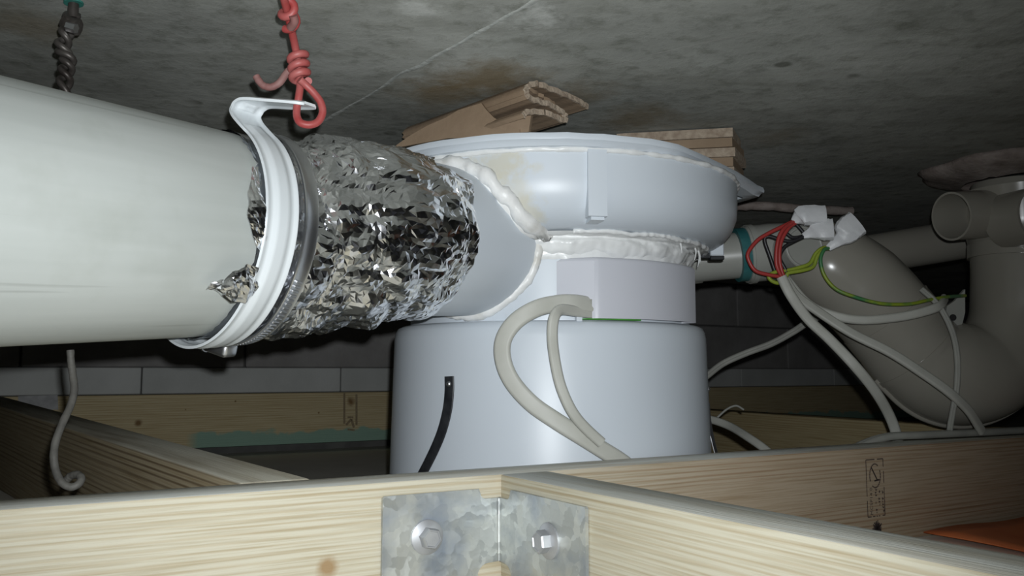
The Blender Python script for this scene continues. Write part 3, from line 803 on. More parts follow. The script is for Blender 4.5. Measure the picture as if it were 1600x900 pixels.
for i in range(NS + 1):
    for j in range(NA):
        ed = i in (0, NS)
        u = (i + (0 if ed else (rj.random() - .5) * .75)) / NS
        th_ = 360 * (j + (rj.random() - .5) * .75) / NA
        s0_ = -.001 - .011 * bump(th_ - 12, 13) - .004 * bump(th_ - 50, 10) - .003 * abs(noise.noise(V((th_ * .15, 1, 2))))
        s1_ = TL - .004 + .009 * bump(th_ - 35, 12) + .014 * bump(th_ - 80, 9) - .010 * bump(th_ - 57, 8) + .0035 * noise.noise(V((th_ * .12, 5, 2)))
        s = s0_ + (s1_ - s0_) * u
        c, d = axpt(s + skew(math.radians(th_)) * max(0, 1 - max(0, s - .03) / (TL - .05)))
        l = d.cross(UP).normalized(); v = l.cross(d)
        tr = math.radians(th_)
        q = V((math.cos(tr), math.sin(tr), 0))
        P3 = V((q.x * 1.7 + s * 8, q.y * 1.7 - s * 17, s * 15))
        P3 = P3 + noise.noise_vector(P3 * .8) * .4
        d1 = noise.voronoi(P3 * 1.1)[0]; d2 = noise.voronoi(P3 * 2.3 + V((4, 1, 7)))[0]
        fold = abs(noise.noise(V((q.x * 1.3 + 3, q.y * 1.3, s * 46 + q.y * .9)))) * .75 + abs(noise.noise(V((q.x * 5.5, q.y * 5.5 + s * 9, s * 12 + 5)))) * .55
        cr = (1 - d1[0]) * .55 + fold + (1 - d2[0]) * .30 - .30
        tight = min(1, max(0, (s - .024) / .02))
        tight *= 1 - .6 * max(0, min(1, (s - (TL - .02)) / .02))
        rb = .0634 + (.0030 * math.sin(math.pi * min(1, max(0, (s - .03) / (TL - .03)))) if s > .03 else 0)
        if s > TL - .025: rb -= .0010 * (s - TL + .025) / .025
        if s > TL - .004: rb += (s - TL + .004) * .25
        if s < .0: rb += -s * .10
        r = rb + tight * ((cr - .45) * .0105 + (rj.random() - .5) * .0007) + (0 if s > 0 else .0014 * abs(noise.noise(P3 * 9)))
        r = max(r, .0631 if s < .03 else .0614)
        vs_.append(c + (l * math.cos(tr) + v * math.sin(tr)) * r)
for i in range(NS):
    for j in range(NA):
        j2 = (j + 1) % NA; A_, B_, C_, D_ = i * NA + j, i * NA + j2, (i + 1) * NA + j2, (i + 1) * NA + j
        if rj.random() < .5: fs += [(A_, B_, C_), (A_, C_, D_)]
        else: fs += [(A_, B_, D_), (B_, C_, D_)]
sl = link('foil_sleeve', frommesh(vs_, fs), 'foil', foil, False)
# torn scrap hanging from the sleeve's edge on the pipe
def scrap(name, grid, amp, seed, nsub=7):
    """grid: rows of px positions on the pipe with lift; bilinear crumpled patch"""
    R_ = len(grid); C_ = len(grid[0]); vs_ = []; fs = []
    nu, nv = (R_ - 1) * nsub, (C_ - 1) * nsub
    for a in range(nu + 1):
        for b in range(nv + 1):
            i = min(a // nsub, R_ - 2); j = min(b // nsub, C_ - 2); fu = a / nsub - i; fv = b / nsub - j
            p = (grid[i][j].lerp(grid[i][j + 1], fv)).lerp(grid[i + 1][j].lerp(grid[i + 1][j + 1], fv), fu)
            k = abs(noise.noise(p * 90 + V((seed, 0, 0)))) + .5 * abs(noise.noise(p * 210))
            vs_.append(p + (-(p - PW) + PA * (p - PW).dot(PA)).normalized() * -amp * k)
    for a in range(nu):
        for b in range(nv): q = a * (nv + 1) + b; fs.append((q, q + 1, q + nv + 2, q + nv + 1))
    o = link(name, frommesh(vs_, fs), 'foil', foil, False)
    md = o.modifiers.new('t', 'SOLIDIFY'); md.thickness = .0003; return o
def ppx(x, y, r):
    """pixel onto the pipe cylinder of radius r"""
    d = ray(x, y); o = EYE - PW; dp = d - PA * d.dot(PA); op = o - PA * o.dot(PA)
    A_ = dp.dot(dp); B_ = 2 * dp.dot(op); C_ = op.dot(op) - r * r; D_ = max(B_ * B_ - 4 * A_ * C_, 0)
    return EYE + d * ((-B_ - math.sqrt(D_)) / (2 * A_))
g = [[ppx(316, 447, .0655), ppx(345, 434, .0665), ppx(362, 421, .068), ppx(385, 412, .068), ppx(408, 418, .066)],
     [ppx(326, 450, .0645), ppx(342, 449, .070), ppx(362, 444, .073), ppx(386, 438, .071), ppx(404, 432, .066)],
     [ppx(337, 450, .0635), ppx(346, 461, .067), ppx(360, 472, .071), ppx(380, 470, .072), ppx(397, 455, .068)]]
scrap('torn_flap', g, .004, 3)
g = [[ppx(392, 262, .0645), ppx(402, 262, .066)], [ppx(386, 300, .066), ppx(405, 300, .067)], [ppx(384, 335, .067), ppx(411, 335, .067)], [ppx(393, 368, .066), ppx(413, 372, .067)], [ppx(404, 398, .0645), ppx(414, 402, .066)]]
scrap('torn_flap', g, .003, 8)

# ------------------------------------------------------------------ white hanger strap
def ringframe(t): return PW + PA * t
RC = ringframe(TR)
def rp(l, v): return RC + PL * l + PV * v
ro = PR + .0042
rp_pts = []
for k in range(0, 97):
    a = math.radians(-262 + (262 + 56) * k / 96); rp_pts.append((ro * math.cos(a), ro * math.sin(a)))
tail = [(.0290, .0624), (.0232, .0678), (.0200, .0724), (.0203, .0766), (.0235, .0793), (.0300, .0802), (.047, .0772), (.0690, .0735)]
path2 = [V((x, y, 0)) for (x, y) in rp_pts] + spline([V((*rp_pts[-1], 0))] + [V((x, y, 0)) for (x, y) in tail], 6)[1:]
SWD = .0265
hook_n0 = len(rp_pts) + 28
def strapmesh(path, wd, th_, rib=True):
    # profile across the width: rolled lips and a shallow pressed channel
    xs = [-.5, -.46, -.40, -.28, -.20, -.1, .1, .20, .28, .40, .46, .5]
    vs_ = []; fs = []; npf = len(xs)
    fr = []
    for i, p in enumerate(path):
        t = (path[min(i + 1, len(path) - 1)] - path[max(i - 1, 0)]).normalized(); nrm = V((t.y, -t.x, 0)); fr.append(nrm)
    for side in (0, 1):
        for i, p in enumerate(path):
            end = (len(path) - 1 - i) / 14.0
            wk = 1.0 if end > 1 else math.sqrt(max(0.0, 1 - (1 - end) ** 2)) * .55 + .45
            arc_t = i / len(path)
            pr = 1.0 if (.22 < arc_t < .70 or .80 < arc_t < .87) else 0.0
            for x in xs:
                h = 0
                if abs(x) > .43: h = .0009
                if rib and abs(x) < .24 and pr: h = .0013
                q = p + fr[i] * (h + (th_ if side == 0 else 0))
                aa = math.atan2(p.y, p.x); sk_ = skew(aa) if i < len(rp_pts) else skew(math.radians(56)) + .007 * min(1, (i - len(rp_pts)) / 22)
                vs_.append(rp(q.x, q.y) + PA * (x * wd * wk + sk_))
    m = len(path) * npf
    for sd in (0, 1):
        for i in range(len(path) - 1):
            for j in range(npf - 1): q = sd * m + i * npf + j; fs.append((q, q + 1, q + npf + 1, q + npf))
    for i in range(len(path) - 1):
        for j in (0, npf - 1): q = i * npf + j; fs.append((q, q + npf, m + q + npf, m + q))
    for i in (0, len(path) - 1):
        for j in range(npf - 1): q = i * npf + j; fs.append((q, q + 1, m + q + 1, m + q))
    return sharp(frommesh(vs_, fs), 60)
hs = link('pipe_hanger_strap', strapmesh(path2, SWD, .0016), 'strap')
tag(hs, 'white painted steel hanger strap wrapped round the white pipe', 'pipe strap')

# ------------------------------------------------------------------ worm-drive hose clamp beside it
hc = thing('hose_clamp', 'perforated steel hose clamp on the foil duct beside the white strap', 'hose clamp')
HT = TR + .0268; HW = .0125; hr = PR + .0048
HC = PW + PA * HT
def hp(a, r, t=0): return HC + (PL * math.cos(a) + PV * math.sin(a)) * r + PA * (t + skew(a))
vs_ = []; fs = []; n = 120
for k in range(n):
    a = 2 * math.pi * k / n
    for (r, t) in ((hr, -.5), (hr + .0011, -.5), (hr + .0014, -.44), (hr + .0009, -.36), (hr + .0009, .36), (hr + .0014, .44), (hr + .0011, .5), (hr, .5)): vs_.append(hp(a, r, t * HW))
for k in range(n):
    for j in range(8): fs.append((k * 8 + j, k * 8 + (j + 1) % 8, ((k + 1) % n) * 8 + (j + 1) % 8, ((k + 1) % n) * 8 + j))
link('clamp_band', sharp(frommesh(vs_, fs), 30), 'steel', hc)
nm = None
for k in range(34):
    a = math.radians(-28 - k * 2.6)
    if nm is None: nm = boxmesh(.0016, .0062, .0010, .0003, 1); nm.materials.append(M['steel'])
    o = link('thread_tooth', nm, None, hc, False)
    tn = (-PL * math.sin(a) + PV * math.cos(a)); rd = PL * math.cos(a) + PV * math.sin(a)
    tw = (tn + PA * .18).normalized(); ax = rd.cross(tw)
    basis(o, tw, ax, rd, hp(a, hr + .0013))
am = math.radians(-106)
tn = (-PL * math.sin(am) + PV * math.cos(am)); rd = PL * math.cos(am) + PV * math.sin(am)
o = link('screw_housing', boxmesh(.020, .0125, .010, .0028, 3), 'steel', hc); basis(o, tn, PA, rd, hp(am, hr + .0055))
sc = link('clamp_screw', tube([hp(am, hr + .0062) - tn * .008, hp(am, hr + .0062) - tn * .0195], .0042, 6), 'steel', hc, False)
link('screw_collar', tube([hp(am, hr + .0062) - tn * .0105, hp(am, hr + .0062) - tn * .0125], .0058, 20), 'steel', sc)

# ------------------------------------------------------------------ red hanger wire
TABP = rp(.061, .0745) + PA * .010
dT = TABP.y
rw = thing('hanger_wire', 'red insulated wire twisted from the slab through the white strap', 'hanger wire')
wr = .0023
def pw(x, y, dd=0): return pd(x, y, dT + dd)
strand = [pw(434, -50, -.062), pw(441, -12, -.045), pw(449, 18, -.03), pw(455, 45, -.018), pw(461, 72, -.006), pw(466, 100, .002), pw(469, 130, .002), pw(467, 150), pw(464, 168), pw(464, 182, -.001), pw(470, 192, -.002), pw(484, 195, -.001), pw(497, 190, .001), pw(504, 176, .002), pw(501, 160, .002), pw(490, 145, .001), pw(478, 133, -.001), pw(468, 124, -.004)]
link('wire_loop', tube(spline(strand, 8), wr, 12), 'redwire', rw)
def coil(p0, p1, turns, r, name, mt, wr_, lead=(), ph=0):
    ax = (p1 - p0).normalized(); e1 = ax.cross(V((0, 1, 0))).normalized(); e2 = ax.cross(e1); n = int(turns * 14)
    pts = [p0.lerp(p1, k / n) + (e1 * math.cos(ph + 2 * math.pi * turns * k / n) + e2 * math.sin(ph + 2 * math.pi * turns * k / n)) * r for k in range(n + 1)]
    return pts
c_ = coil(pw(469.5, 128), pw(465, 84), 3.15, .0047, '', '', 0, ph=math.pi)
link('wire_wrap', tube(c_, wr, 12), 'redwire', rw)
link('wire_tail', tube(spline([pw(459, 104, .004), pw(448, 114, .002), pw(437, 129), pw(424, 136), pw(412, 134), pw(405, 127), pw(400, 119)], 6), lambda i: wr * (.95 + .12 * noise.noise(V((i * .7, 0, 0)))), 12), 'dustyred', rw)
c_ = coil(pw(454, 40, -.02), pw(448, 8, -.035), 1.6, .0040, '', '', 0, ph=1.0)
link('wire_wrap', tube(c_, wr, 12), 'redwire', rw)
link('wire_end', tube(spline([pw(458, 24, -.034), pw(460, 34, -.031), pw(454, 43, -.026)], 4), wr * 1.05, 10), 'dustyred', rw)

# ------------------------------------------------------------------ dark twisted wire at the left
dk = thing('tie_wire', 'dark twisted metal hanger wire hanging behind the white pipe', 'hanger wire')
dd = .525
def pk(x, y, e=0): return pd(x, y, dd + e)
for ph in (0, math.pi):
    pts = []; ctrl2 = spline([pk(113, 22), pk(104, 52), pk(97, 76), pk(106, 92), pk(103, 112), pk(100, 140), pk(98, 190)], 10)
    for k, p in enumerate(ctrl2):
        a = ph + k * .42; pts.append(p + V((math.cos(a) * .0032, math.sin(a) * .0032, 0)))
    link('wire_strand', tube(pts, .0021, 10), 'darkwire', dk)
link('wire_clip', tube([pk(103, 33), pk(111, 39), pk(122, 43)], .0055, 8), 'darkwire', dk)
link('clip_nut', tube([pk(105, 41, -.004), pk(119, 45, -.004)], .0032, 6), 'steel', dk, False)
link('wire_neck', tube([pk(114, 28), pk(115, 6)], .0032, 10), 'darkwire', dk)
link('anchor_plug', tube([pk(115, 6), pk(115, -24)], .0058, 14), 'green', dk)

# ================================================================== CARDBOARD PACKING
def sheet(profile, p0, along, wdir, ln, th_, mat, name, parent, nl=14, ragged=.004):
    """profile in (w, z) swept along 'along'; corrugated edge slightly torn"""
    pf = spline([V((a, b, 0)) for (a, b) in profile], 5); n = len(pf); vs_ = []; fs = []
    nr = []
    for i in range(n):
        t = (pf[min(i + 1, n - 1)] - pf[max(i - 1, 0)]).normalized(); nr.append(V((-t.y, t.x, 0)))
    for s in (1, -1):
        for k in range(nl + 1):
            for i in range(n):
                q = pf[i] + nr[i] * s * th_ / 2; e = ragged * noise.noise(V((i * .9, k * .1, 3))) if k in (0, nl) else 0
                wv = .0006 * math.sin(i * 2.2)
                vs_.append(p0 + wdir * q.x + UP * (q.y + wv) + along * (ln * k / nl + e))
    m = (nl + 1) * n
    for s in (0, 1):
        for k in range(nl):
            for i in range(n - 1): q = s * m + k * n + i; fs.append((q, q + 1, q + n + 1, q + n))
    for k in range(nl):
        for i in (0, n - 1): q = k * n + i; fs.append((q, q + n, m + q + n, m + q))
    for k in (0, nl):
        for i in range(n - 1): q = k * n + i; fs.append((q, q + 1, m + q + 1, m + q))
    return link(name, sharp(frommesh(vs_, fs), 40), mat, parent)
cb = thing('cardboard_packing', 'folded torn cardboard wedged between fan flange and slab', 'cardboard')
zt = ZS - .0035
q0 = pz(822, 124, zt); q1 = pz(640, 192, zt); q2 = pz(918, 162, zt - .001)
al = (q1 - q0).normalized(); wd_ = (q2 - q0); wlen = wd_.length; wd_ = wd_.normalized()
z_ = q0.z
prof = [(wlen, -.003), (wlen * .78, -.0005), (wlen * .4, 0), (.012, -.0005), (.001, -.006), (.000, -.011), (.006, -.0145), (wlen * .33, -.0135), (wlen * .55, -.0155), (wlen * .62, -.019), (wlen * .57, -.0225), (wlen * .3, -.0215), (wlen * .02, -.026), (-wlen * .05, -.030)]
sheet(prof, q0, al, wd_, (q1 - q0).length * 1.05, .0034, 'card', 'folded_sheet', cb)
edge = sheet([(a, b) for (a, b) in prof], q0 - al * .0012, al, wd_, .0016, .0044, 'cardedge', 'torn_edge', cb, 1, .002)
inner = sheet([(.006, -.004), (wlen * .3, -.0065), (wlen * .5, -.0095), (wlen * .28, -.0105)], q0 + al * .004, al, wd_, .10, .003, 'card', 'inner_fold', cb, 6)
def flap(pxs, d0, d1, name):
    """thick torn piece leaning between depth d0 (left) and d1 (right), standing on the flange"""
    xs = [p[0] for p in pxs]; x0, x1 = min(xs), max(xs)
    P = [pd(x, y, d0 + (d1 - d0) * (x - x0) / (x1 - x0)) for (x, y) in pxs]
    o = link(name, prism(P, V((.0015, .004, .0005))), 'card', cb, False); return o
flap([(612, 232), (640, 212), (668, 196), (696, 184), (716, 172), (752, 161), (760, 172), (772, 184), (790, 194), (812, 202), (812, 214), (700, 216)], .735, .675, 'torn_flap')
flap([(778, 200), (790, 190), (832, 169), (829, 186), (826, 206), (800, 208)], .684, .672, 'torn_flap')
cs = thing('cardboard_pad', 'short stack of cut cardboard layers between flange point and slab', 'cardboard')
ax0 = pz(1146, 199, ZS - .001); bx0 = pz(1068, 203, ZS - .001); dx = (bx0 - ax0).normalized(); dy = V((.35, .93, 0)).normalized()
zz = E0 + .1845
hgt = (ZS - .0008 - zz) / 5
for k in range(5):
    j = rnd(.006)
    pz0 = V((ax0.x, ax0.y, zz + k * hgt)) + dx * j * .5
    P = [pz0 + dy * rnd(.003), pz0 + dx * .11, pz0 + dx * .11 + dy * .07, pz0 + dy * (.055 + rnd(.02)) + V((.004 + rnd(.004), 0, 0))]
    link('cardboard_layer', prism(P, UP * hgt * .93), 'card' if k % 2 else 'cardedge', cs, False)

# ================================================================== CABLES AT THE FAN
def fnorm(p, t): return V((p.x - FX, p.y - FY, 0)).normalized()
def fc(pts): return spline([pcyl(x, y, r) if d is None else pd(x, y, d) for (x, y, r, d) in pts], 8)
pa = fc([(938, 478, .1385, None), (922, 476, .1415, None), (897, 473, .147, None), (872, 474, .150, None), (838, 482, .156, None), (806, 502, .160, None), (787, 530, .161, None), (786, 562, .160, None), (800, 596, .158, None), (830, 630, .156, None), (868, 657, .156, None), (905, 680, .1555, None), (940, 702, .1545, None), (975, 724, .1545, None), (1005, 750, .1545, None)])
o = link('flat_cable', flat_cable(pa, .0138, .0056, lambda p, t: (fnorm(p, t) + V((0, 0, -.25 + .5 * t)) + (V((0, -.3, .9)) * max(0, .28 - t) * 3)).normalized()), 'cable')
tag(o, 'wide pale grey flat cable looping from the fan terminal cover', 'cable')
pb = fc([(938, 490, .1385, None), (922, 489, .1415, None), (898, 486, .149, None), (876, 484, .160, None), (866, 496, .166, None), (863, 522, .166, None), (866, 556, .163, None), (874, 596, .162, None), (886, 628, .163, None), (900, 652, .162, None), (918, 672, .1605, None), (940, 692, .1595, None)])
o = link('flat_cable', flat_cable(pb, .0088, .0052, lambda p, t: (fnorm(p, t) + V((.5, 0, 0)) * (1 - t)).normalized()), 'cable')
tag(o, 'narrow pale grey cable dropping inside the wide cable loop at the fan', 'cable')
# cables to the right of the fan base
def pcable(name, label, pts, wd, th_, mat='cabledark', face=V((0, -1, .15)), cat='cable', group=None):
    o = link(name, flat_cable(spline([pd(*p) for p in pts], 8), wd, th_, lambda p, t: face), mat)
    return tag(o, label, cat, group)
pcable('flat_cable', 'grey cable curving out low beside the fan base', [(1085, 652, .93), (1112, 656, .92), (1140, 666, .90), (1170, 684, .87), (1200, 706, .85), (1225, 735, .84)], .0085, .0055)
o = link('bare_wire', tube(spline([pd(1098, 672, 1.02), pd(1118, 655, 1.02), pd(1135, 640, 1.02), pd(1150, 634, 1.02), pd(1162, 640, 1.02)], 8), .0013, 8), 'cabledark'); tag(o, 'thin pale wire loop standing up behind the low grey cable', 'wire')
pcable('flat_cable', 'grey cable rising from behind the fan to the drain trap', [(1085, 602, 1.10), (1105, 587, 1.09), (1130, 568, 1.08), (1165, 552, 1.07), (1205, 537, 1.06), (1240, 518, 1.05), (1268, 500, 1.04), (1300, 488, 1.06)], .0085, .006)
# cable lying on top of the long joist
zt = TH + .0042
pts = []
for (px, py) in ((1330, 694), (1385, 687), (1440, 681), (1500, 676), (1560, 672), (1630, 668), (1750, 660)):
    q = pz(px, py, zt); s_ = q.dot(AD); pts.append((s_,))
s_a = pz(1330, 693, TH).dot(AD); pts = []
for (ds, cofs, dz) in ((-.06, .0475, -.03), (.0, .0465, -.010), (.05, .0425, .003), (.10, .034, .0045), (.20, .026, .0042), (.32, .021, .0042), (.45, .020, .0042), (.62, .020, .0042)):
    pts.append(AP(s_a + ds, CF + cofs, TH + dz))
o = link('flat_cable', flat_cable(spline(pts, 8), .011, .0075, lambda p, t: (UP - AN * .8 * max(0, .3 - t)).normalized()), 'cabledark'); tag(o, 'dusty grey cable lying along the top of the long joist', 'cable')
# stiff cut cable with a curled end on the left
zq = TH + .0026
b0 = pz(112, 763, zq)
def pcut(x, y, e=0): return pd(x, y, b0.y + e)
cut = [pcut(110, 547, .03), pcut(111, 565, .03), pcut(114, 588, .028), pcut(116, 610, .025), pcut(110, 634, .02), pcut(98, 660, .012), pcut(87, 690, .006), pcut(84, 715, .002), pcut(88, 738, 0), pcut(97, 754, -.002), pcut(110, 761, -.002), pcut(122, 757, .0), pcut(127, 748, .003), pcut(122, 742, .006), pcut(112, 743, .008), pcut(105, 749, .009)]
o = link('cut_cable', tube(spline(cut, 8), lambda i: .0022 + .0002 * noise.noise(V((i * .3, 0, 0))), 10), 'oldcable')
tag(o, 'stiff grey cut cable with curled end standing on the long joist', 'cable')

# ================================================================== DRAIN TRAP ON THE RIGHT
tr_ = thing('drain_trap', 'large grey plastic drain trap hanging from the slab', 'drain trap')
TD = .97
def tp(x, y, e=0): return pd(x, y, TD + e)
RT = .0525
inlet = [tp(1060, 410, .02), tp(1100, 404, .01), tp(1165, 398, 0)]
link('inlet_pipe', tube(spline(inlet, 6), .0262, 32), 'traplight', tr_)
link('inlet_sleeve', tube([tp(1072, 408, .02), tp(1092, 405, .018)], .0278, 32), 'traplight', tr_)
link('seal_ring', tube([tp(1150, 399, 0), tp(1168, 397, 0)], .0305, 36), 'teal', tr_)
link('socket', tube([tp(1164, 398, 0), tp(1168, 397.6, 0), tp(1200, 394, 0), tp(1262, 392, 0)], .0322, 40), 'traplight', tr_)
link('socket_rim', tube([tp(1168, 397.6, 0), tp(1176, 396.8, 0)], .0338, 40), 'traplight', tr_)
cc0 = tp(1254, 387, -.047); cn = V((.25, -.95, .05)).normalized()
cap = link('inspection_cap', tube([cc0 + cn * -.03, cc0, cc0 + cn * .003], .0235, 40), 'traplight', tr_)
e1 = cn.cross(UP).normalized(); e2 = e1.cross(cn)
link('cap_rim', tube([cc0 + cn * .003 + (e1 * math.cos(2 * math.pi * k / 40) + e2 * math.sin(2 * math.pi * k / 40)) * .0215 for k in range(41)], .0016, 8), 'traplight', cap)
ub = spline([tp(1238, 388, .01), tp(1290, 412), tp(1340, 448), tp(1393, 505), tp(1428, 552), tp(1462, 576), tp(1502, 584), tp(1544, 574), tp(1576, 548), tp(1594, 505), tp(1597, 455), tp(1597, 400), tp(1597, 345), tp(1597, 290, .0)], 8)
def rub(i):
    k = i / 8
    if k < 1: return .036 + (.048 - .036) * k
    if k < 2: return .048 + (RT - .048) * (k - 1)
    return RT + (.0055 if 4.2 < k < 7.2 else 0) * math.sin(math.pi * (min(max(k, 4.2), 7.2) - 4.2) / 3)
link('u_bend', tube(ub, rub, 48), 'trap', tr_)
def seam(k, r, w_=.006):
    i = int(k * 8); p = ub[i]; t = (ub[i + 1] - ub[i - 1]).normalized()
    link('joint_ring', tube([p - t * w_, p + t * w_], r, 48), 'trap', tr_)
seam(3.0, RT + .0012, .012); seam(4.1, RT + .0012, .003)
# raised mould seam along the outside of the bend
fr = frames(ub); se = []
for i in range(int(3.9 * 8), int(8.6 * 8)):
    t = fr[i][0]; o_ = t.cross(V((0, 1, 0))); o_ = (V((o_.x, 0, o_.z))).normalized()
    if o_.z > 0 and i < 60: o_ = -o_
    se.append(ub[i] + V((.0, .0, 0)) + (V((1, 0, 0)) * t.z * -1 + V((0, 0, 1)) * t.x).normalized() * -(rub(i) + .0005))
link('mould_seam', tube(se, .0032, 8), 'trap', tr_)
link('riser_collar', tube([tp(1597, 405), tp(1597, 384)], RT + .003, 48), 'trap', tr_)
# open stub and its hub under the slab collar
h0 = tp(1486, 338, -.035); h1 = tp(1597, 330, .0)
link('open_stub', ringtube([h0, h0.lerp(h1, .4), h0.lerp(h1, .75)], .0268, .0022, 40), 'trap', tr_)
link('hub', lathe([(.050, tp(1597, 395).z), (.056, tp(1597, 384).z), (.060, tp(1597, 350).z), (.062, tp(1597, 318).z), (.064, tp(1597, 300).z)], (tp(1597, 330).x, tp(1597, 330).y), 48), 'trap', tr_)
k0 = tp(1597, 338, -.064)
link('side_stub', ringtube([k0 + V((.012, -.012, 0)), k0 + V((0, .03, 0))], .030, .003, 36), 'trap', tr_)
# gusset tab with a hole
gp = [tp(1508, 452, -.02), tp(1508, 488, -.02), tp(1504, 505, -.02), tp(1493, 518, -.02), tp(1486, 505, -.02), tp(1478, 488, -.02), tp(1480, 478, -.02), tp(1492, 470, -.02)]
tab = link('gusset_tab', prism(gp, V((0, .005, 0))), 'traplight', tr_, False)
hp_ = tp(1489.5, 496, -.0212); link('tab_hole', tube([hp_, hp_ + V((0, .004, 0))], .0036, 18), 'plug', tab)
# ragged collar at the slab
px_ = [(1448, 298), (1475, 288), (1500, 281), (1530, 274), (1570, 270), (1620, 268), (1680, 270)]
n = 48; vs_ = []; fs = []; cx, cy = tp(1597, 330).x, tp(1597, 330).y
for lv_, (rr, z) in enumerate(((.060, ZS - .018), (.088, ZS - .011), (.100, ZS - .006), (.104, ZS - .0005), (.05, ZS - .0005))):
    for j in range(n):
        a = 2 * math.pi * j / n; k = 1 + (.10 * noise.noise(V((math.cos(a) * 2, math.sin(a) * 2, lv_ * .3))) + .03 * noise.noise(V((a * 6, 0, 0)))) * (lv_ in (1, 2, 3))
        vs_.append(V((cx + rr * k * math.cos(a), cy + rr * k * math.sin(a), z - (.004 * abs(noise.noise(V((a * 3, lv_, 0)))) if lv_ < 3 else 0))))
for i in range(4):
    for j in range(n): fs.append((i * n + j, i * n + (j + 1) % n, (i + 1) * n + (j + 1) % n, (i + 1) * n + j))
link('slab_collar', frommesh(vs_, fs), 'rag', tr_)
# pipe running behind
o = link('waste_pipe', tube([pd(1250, 424, 1.18), pd(1340, 401, 1.18), pd(1520, 371, 1.16), pd(1700, 345, 1.15)], .027, 32), 'trap'); tag(o, 'straight grey waste pipe running behind the drain trap', 'pipe')
# conduit and rubble under the slab behind the trap
o = link('conduit', tube(spline([pd(1150, 322, 1.15), pd(1200, 322, 1.14), pd(1260, 327, 1.14), pd(1330, 330, 1.16)], 6), lambda i: .006 + .0015 * noise.noise(V((i * .8, 2, 0))), 10), 'rag'); tag(o, 'dull rough conduit under the slab above the wire splices', 'conduit')

# ================================================================== SPLICED CABLES
DS = .895
def cs_(cx, cy, e=0): return pd(1140 + .1777 * cx, 300 + .1777 * cy, DS + e)
def core(pts, mt, name, parent, r=.0021, es=None):
    link(name, tube(spline([cs_(x, y, (es[i] if es else 0)) for i, (x, y) in enumerate(pts)], 7), r, 8), mt, parent)
k1 = thing('electrical_cable', 'grey electrical cable with red and black cores dropping in front of the trap', 'cable')
pth = spline([cs_(455, 745, -.004), pd(1236, 462, .889), pd(1262, 498, .892), pd(1296, 530, .885), pd(1336, 572, .875), pd(1368, 612, .885), pd(1390, 650, .90), pd(1402, 685, .905), pd(1406, 725, .905)], 8)
link('sheath', flat_cable(pth, .0108, .0062, lambda p, t: V((-.3, -1, .2))), 'cable', k1)
core([(470, 760), (440, 745), (330, 725), (225, 690), (168, 600), (165, 530), (240, 430), (330, 370), (450, 310), (575, 250)], 'red', 'red_core', k1, es=[0, 0, 0, 0, 0, 0, 0, 0, .0, .004])
core([(480, 760), (455, 740), (410, 620), (425, 430), (480, 320), (580, 252)], 'red', 'red_core', k1, es=[0, -.002, -.004, -.005, -.004, .003])
core([(400, 700), (352, 560), (308, 425), (345, 390), (450, 420), (560, 432), (665, 385)], 'blackcore', 'black_core', k1, es=[.006, .006, .006, .005, .004, .003, .003])
core([(470, 770), (430, 800), (370, 780), (345, 740), (400, 705), (500, 690), (620, 662), (705, 628), (755, 545), (815, 495), (885, 488)], 'earth', 'earth_core', k1, es=[.004] * 11)
k2 = thing('electrical_cable', 'grey electrical cable crossing the trap bend diagonally from the wire splices', 'cable')
pth = spline([cs_(478, 752, .004), pd(1245, 462, .901), pd(1280, 488, .90), pd(1330, 520, .892), pd(1390, 550, .885), pd(1440, 582, .88), pd(1482, 612, .878), pd(1512, 640, .885), pd(1528, 664, .895), pd(1534, 674, .90)], 8)
link('sheath', flat_cable(pth, .0104, .006, lambda p, t: V((.1, -1, .3))), 'cable', k2)
core([(490, 760), (475, 740), (440, 610), (450, 450), (512, 325), (592, 262)], 'red', 'red_core', k2, es=[.002, 0, -.001, -.001, 0, .003])
core([(500, 750), (495, 690), (442, 580), (480, 490), (560, 440), (665, 390)], 'blackcore', 'black_core', k2, es=[.004] * 6)
core([(500, 745), (520, 712), (640, 690), (735, 655), (772, 565), (830, 505), (890, 495)], 'earth', 'earth_core', k2, es=[.002] * 7)
k3 = thing('electrical_cable', 'grey electrical cable swinging round the trap tab with a long green earth wire', 'cable')
pth = spline([cs_(492, 757, .012), pd(1262, 474, .911), pd(1300, 492, .905), pd(1345, 500, .90), pd(1400, 496, .895), pd(1440, 488, .892), pd(1468, 478, .895), pd(1476, 466, .915)], 8)
link('sheath', flat_cable(pth, .0098, .006, lambda p, t: V((0, -1, -.1))), 'cable', k3)
core([(500, 365), (560, 402), (665, 388)], 'blackcore', 'black_core', k3, es=[.006] * 3)
core([(560, 262), (600, 300), (640, 345), (665, 378)], 'blackcore', 'black_core', k3, es=[.008] * 4)
link('earth_core', tube(spline([cs_(880, 492, .002), cs_(830, 510, -.002), cs_(800, 600, -.003), cs_(832, 730, -.003), cs_(925, 845, -.004), pd(1330, 462, .888), pd(1375, 474, .886), pd(1420, 475, .888), pd(1450, 469, .895), pd(1480, 464, .91), pd(1508, 462, .945)], 8), .0019, 8), 'earthgreen', k3)
k4 = thing('electrical_cable', 'thin grey cable hanging straight down across the trap from the tab', 'cable')
link('sheath', flat_cable(spline([pd(1440, 452, .905), pd(1460, 470, .897), pd(1476, 492, .894), pd(1490, 525, .89), pd(1496, 562, .886), pd(1495, 605, .884), pd(1489, 642, .885), pd(1485, 664, .89), pd(1484, 673, .893)], 8), .0062, .0045, lambda p, t: V((-.2, -1, 0))), 'cabledark', k4)
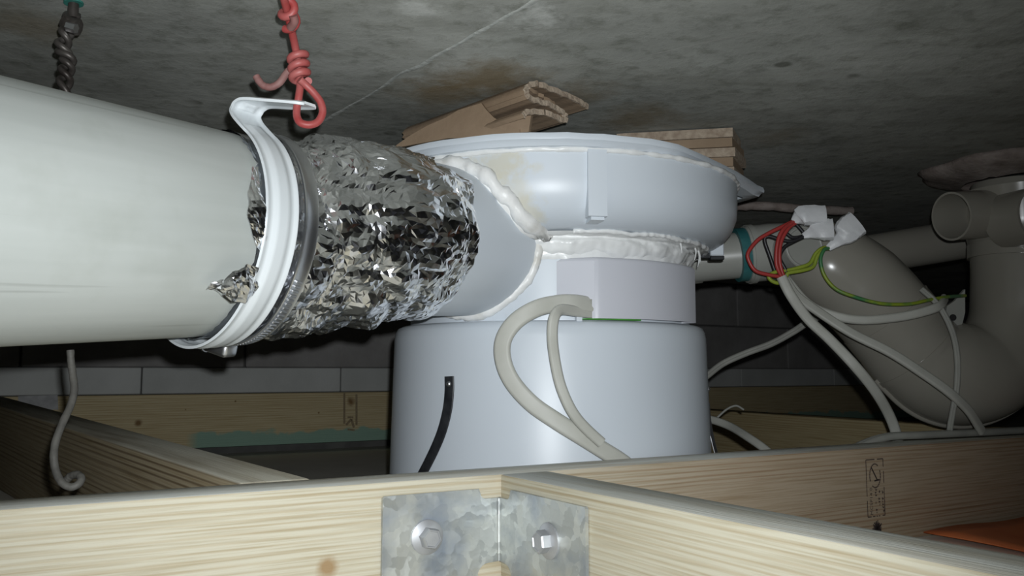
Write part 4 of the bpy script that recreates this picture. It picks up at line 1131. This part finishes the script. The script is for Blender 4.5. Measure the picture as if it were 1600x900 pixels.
# taped connectors
def connector(pts, rads, label, flat=.6, seed=0):
    path = spline([cs_(x, y, e) for (x, y, e) in pts], 6); m = len(path) - 1
    def rad(i):
        f = i / m * (len(rads) - 1); j = min(int(f), len(rads) - 2); return rads[j] + (rads[j + 1] - rads[j]) * (f - j)
    fr = []
    for i in range(len(path)):
        t = (path[min(i + 1, m)] - path[max(i - 1, 0)]).normalized(); nn = V((0, -1, .2)); nn = (nn - t * nn.dot(t)).normalized(); fr.append((t, nn, t.cross(nn)))
    def pr(i):
        r = rad(i); out_ = []
        for k in range(14):
            a = 2 * math.pi * k / 14; c, s = math.cos(a), math.sin(a)
            sq = (abs(c) ** 3 + abs(s) ** 3) ** (-1 / 3)
            out_.append((r * flat * c * sq * (1 + .08 * noise.noise(V((i, k * .7, seed)))), r * s * sq * (1 + .08 * noise.noise(V((k * .7, i, seed + 5))))))
        return out_
    o = link('taped_connector', sharp(sweep(path, pr, fr), 30), 'tape'); tag(o, label, 'wire connector')
connector([(555, 262, .003), (610, 225, .002), (660, 205, .0), (830, 208, .0)], [.0032, .0062, .0100, .0108, .0108, .0105], 'white taped connector capping the red wires', .75, 1)
connector([(645, 388, .003), (720, 360, .001), (790, 335, -.002), (905, 330, -.004)], [.003, .0055, .0095, .0118, .0118], 'white taped connector capping the black wires', .55, 2)
connector([(865, 495, .002), (940, 440, .0), (1000, 395, .0), (1050, 325, 0), (1120, 275, .0)], [.0036, .0055, .0072, .0135, .0145, .0140], 'white taped connector capping the green and yellow earth wires', .5, 3)

# ================================================================== ORANGE SHEET ON THE BOARD
pts0 = [onplane(x, 832, AN, CF - .004) for x in (1440, 1780)]
s_0 = pts0[0].dot(AD); s_1 = pts0[1].dot(AD); n, m = 16, 8; vs_ = []; fs = []
for lay_ in (0, 1):
    for i in range(n + 1):
        for j in range(m + 1):
            s = s_0 + (s_1 - s_0) * i / n; c = CF - .006 - .17 * j / m; wv = .0015 * (1 + math.sin(i * .9 + j * .6)) + .003 * (1 - j / m) ** 2
            vs_.append(AP(s, c, .0006 + wv + lay_ * .0012))
q = (n + 1) * (m + 1)
for l_ in (0, 1):
    for i in range(n):
        for j in range(m): a = l_ * q + i * (m + 1) + j; fs.append((a, a + 1, a + m + 2, a + m + 1))
for i in range(n):
    for j in (0, m): a = i * (m + 1) + j; fs.append((a, a + m + 1, q + a + m + 1, q + a))
for j in range(m):
    for i in (0, n): a = i * (m + 1) + j; fs.append((a, a + 1, q + a + 1, q + a))
o = link('plastic_sheet', frommesh(vs_, fs), 'orange'); tag(o, 'wavy orange plastic sheet lying on the board below the long joist', 'plastic sheet')
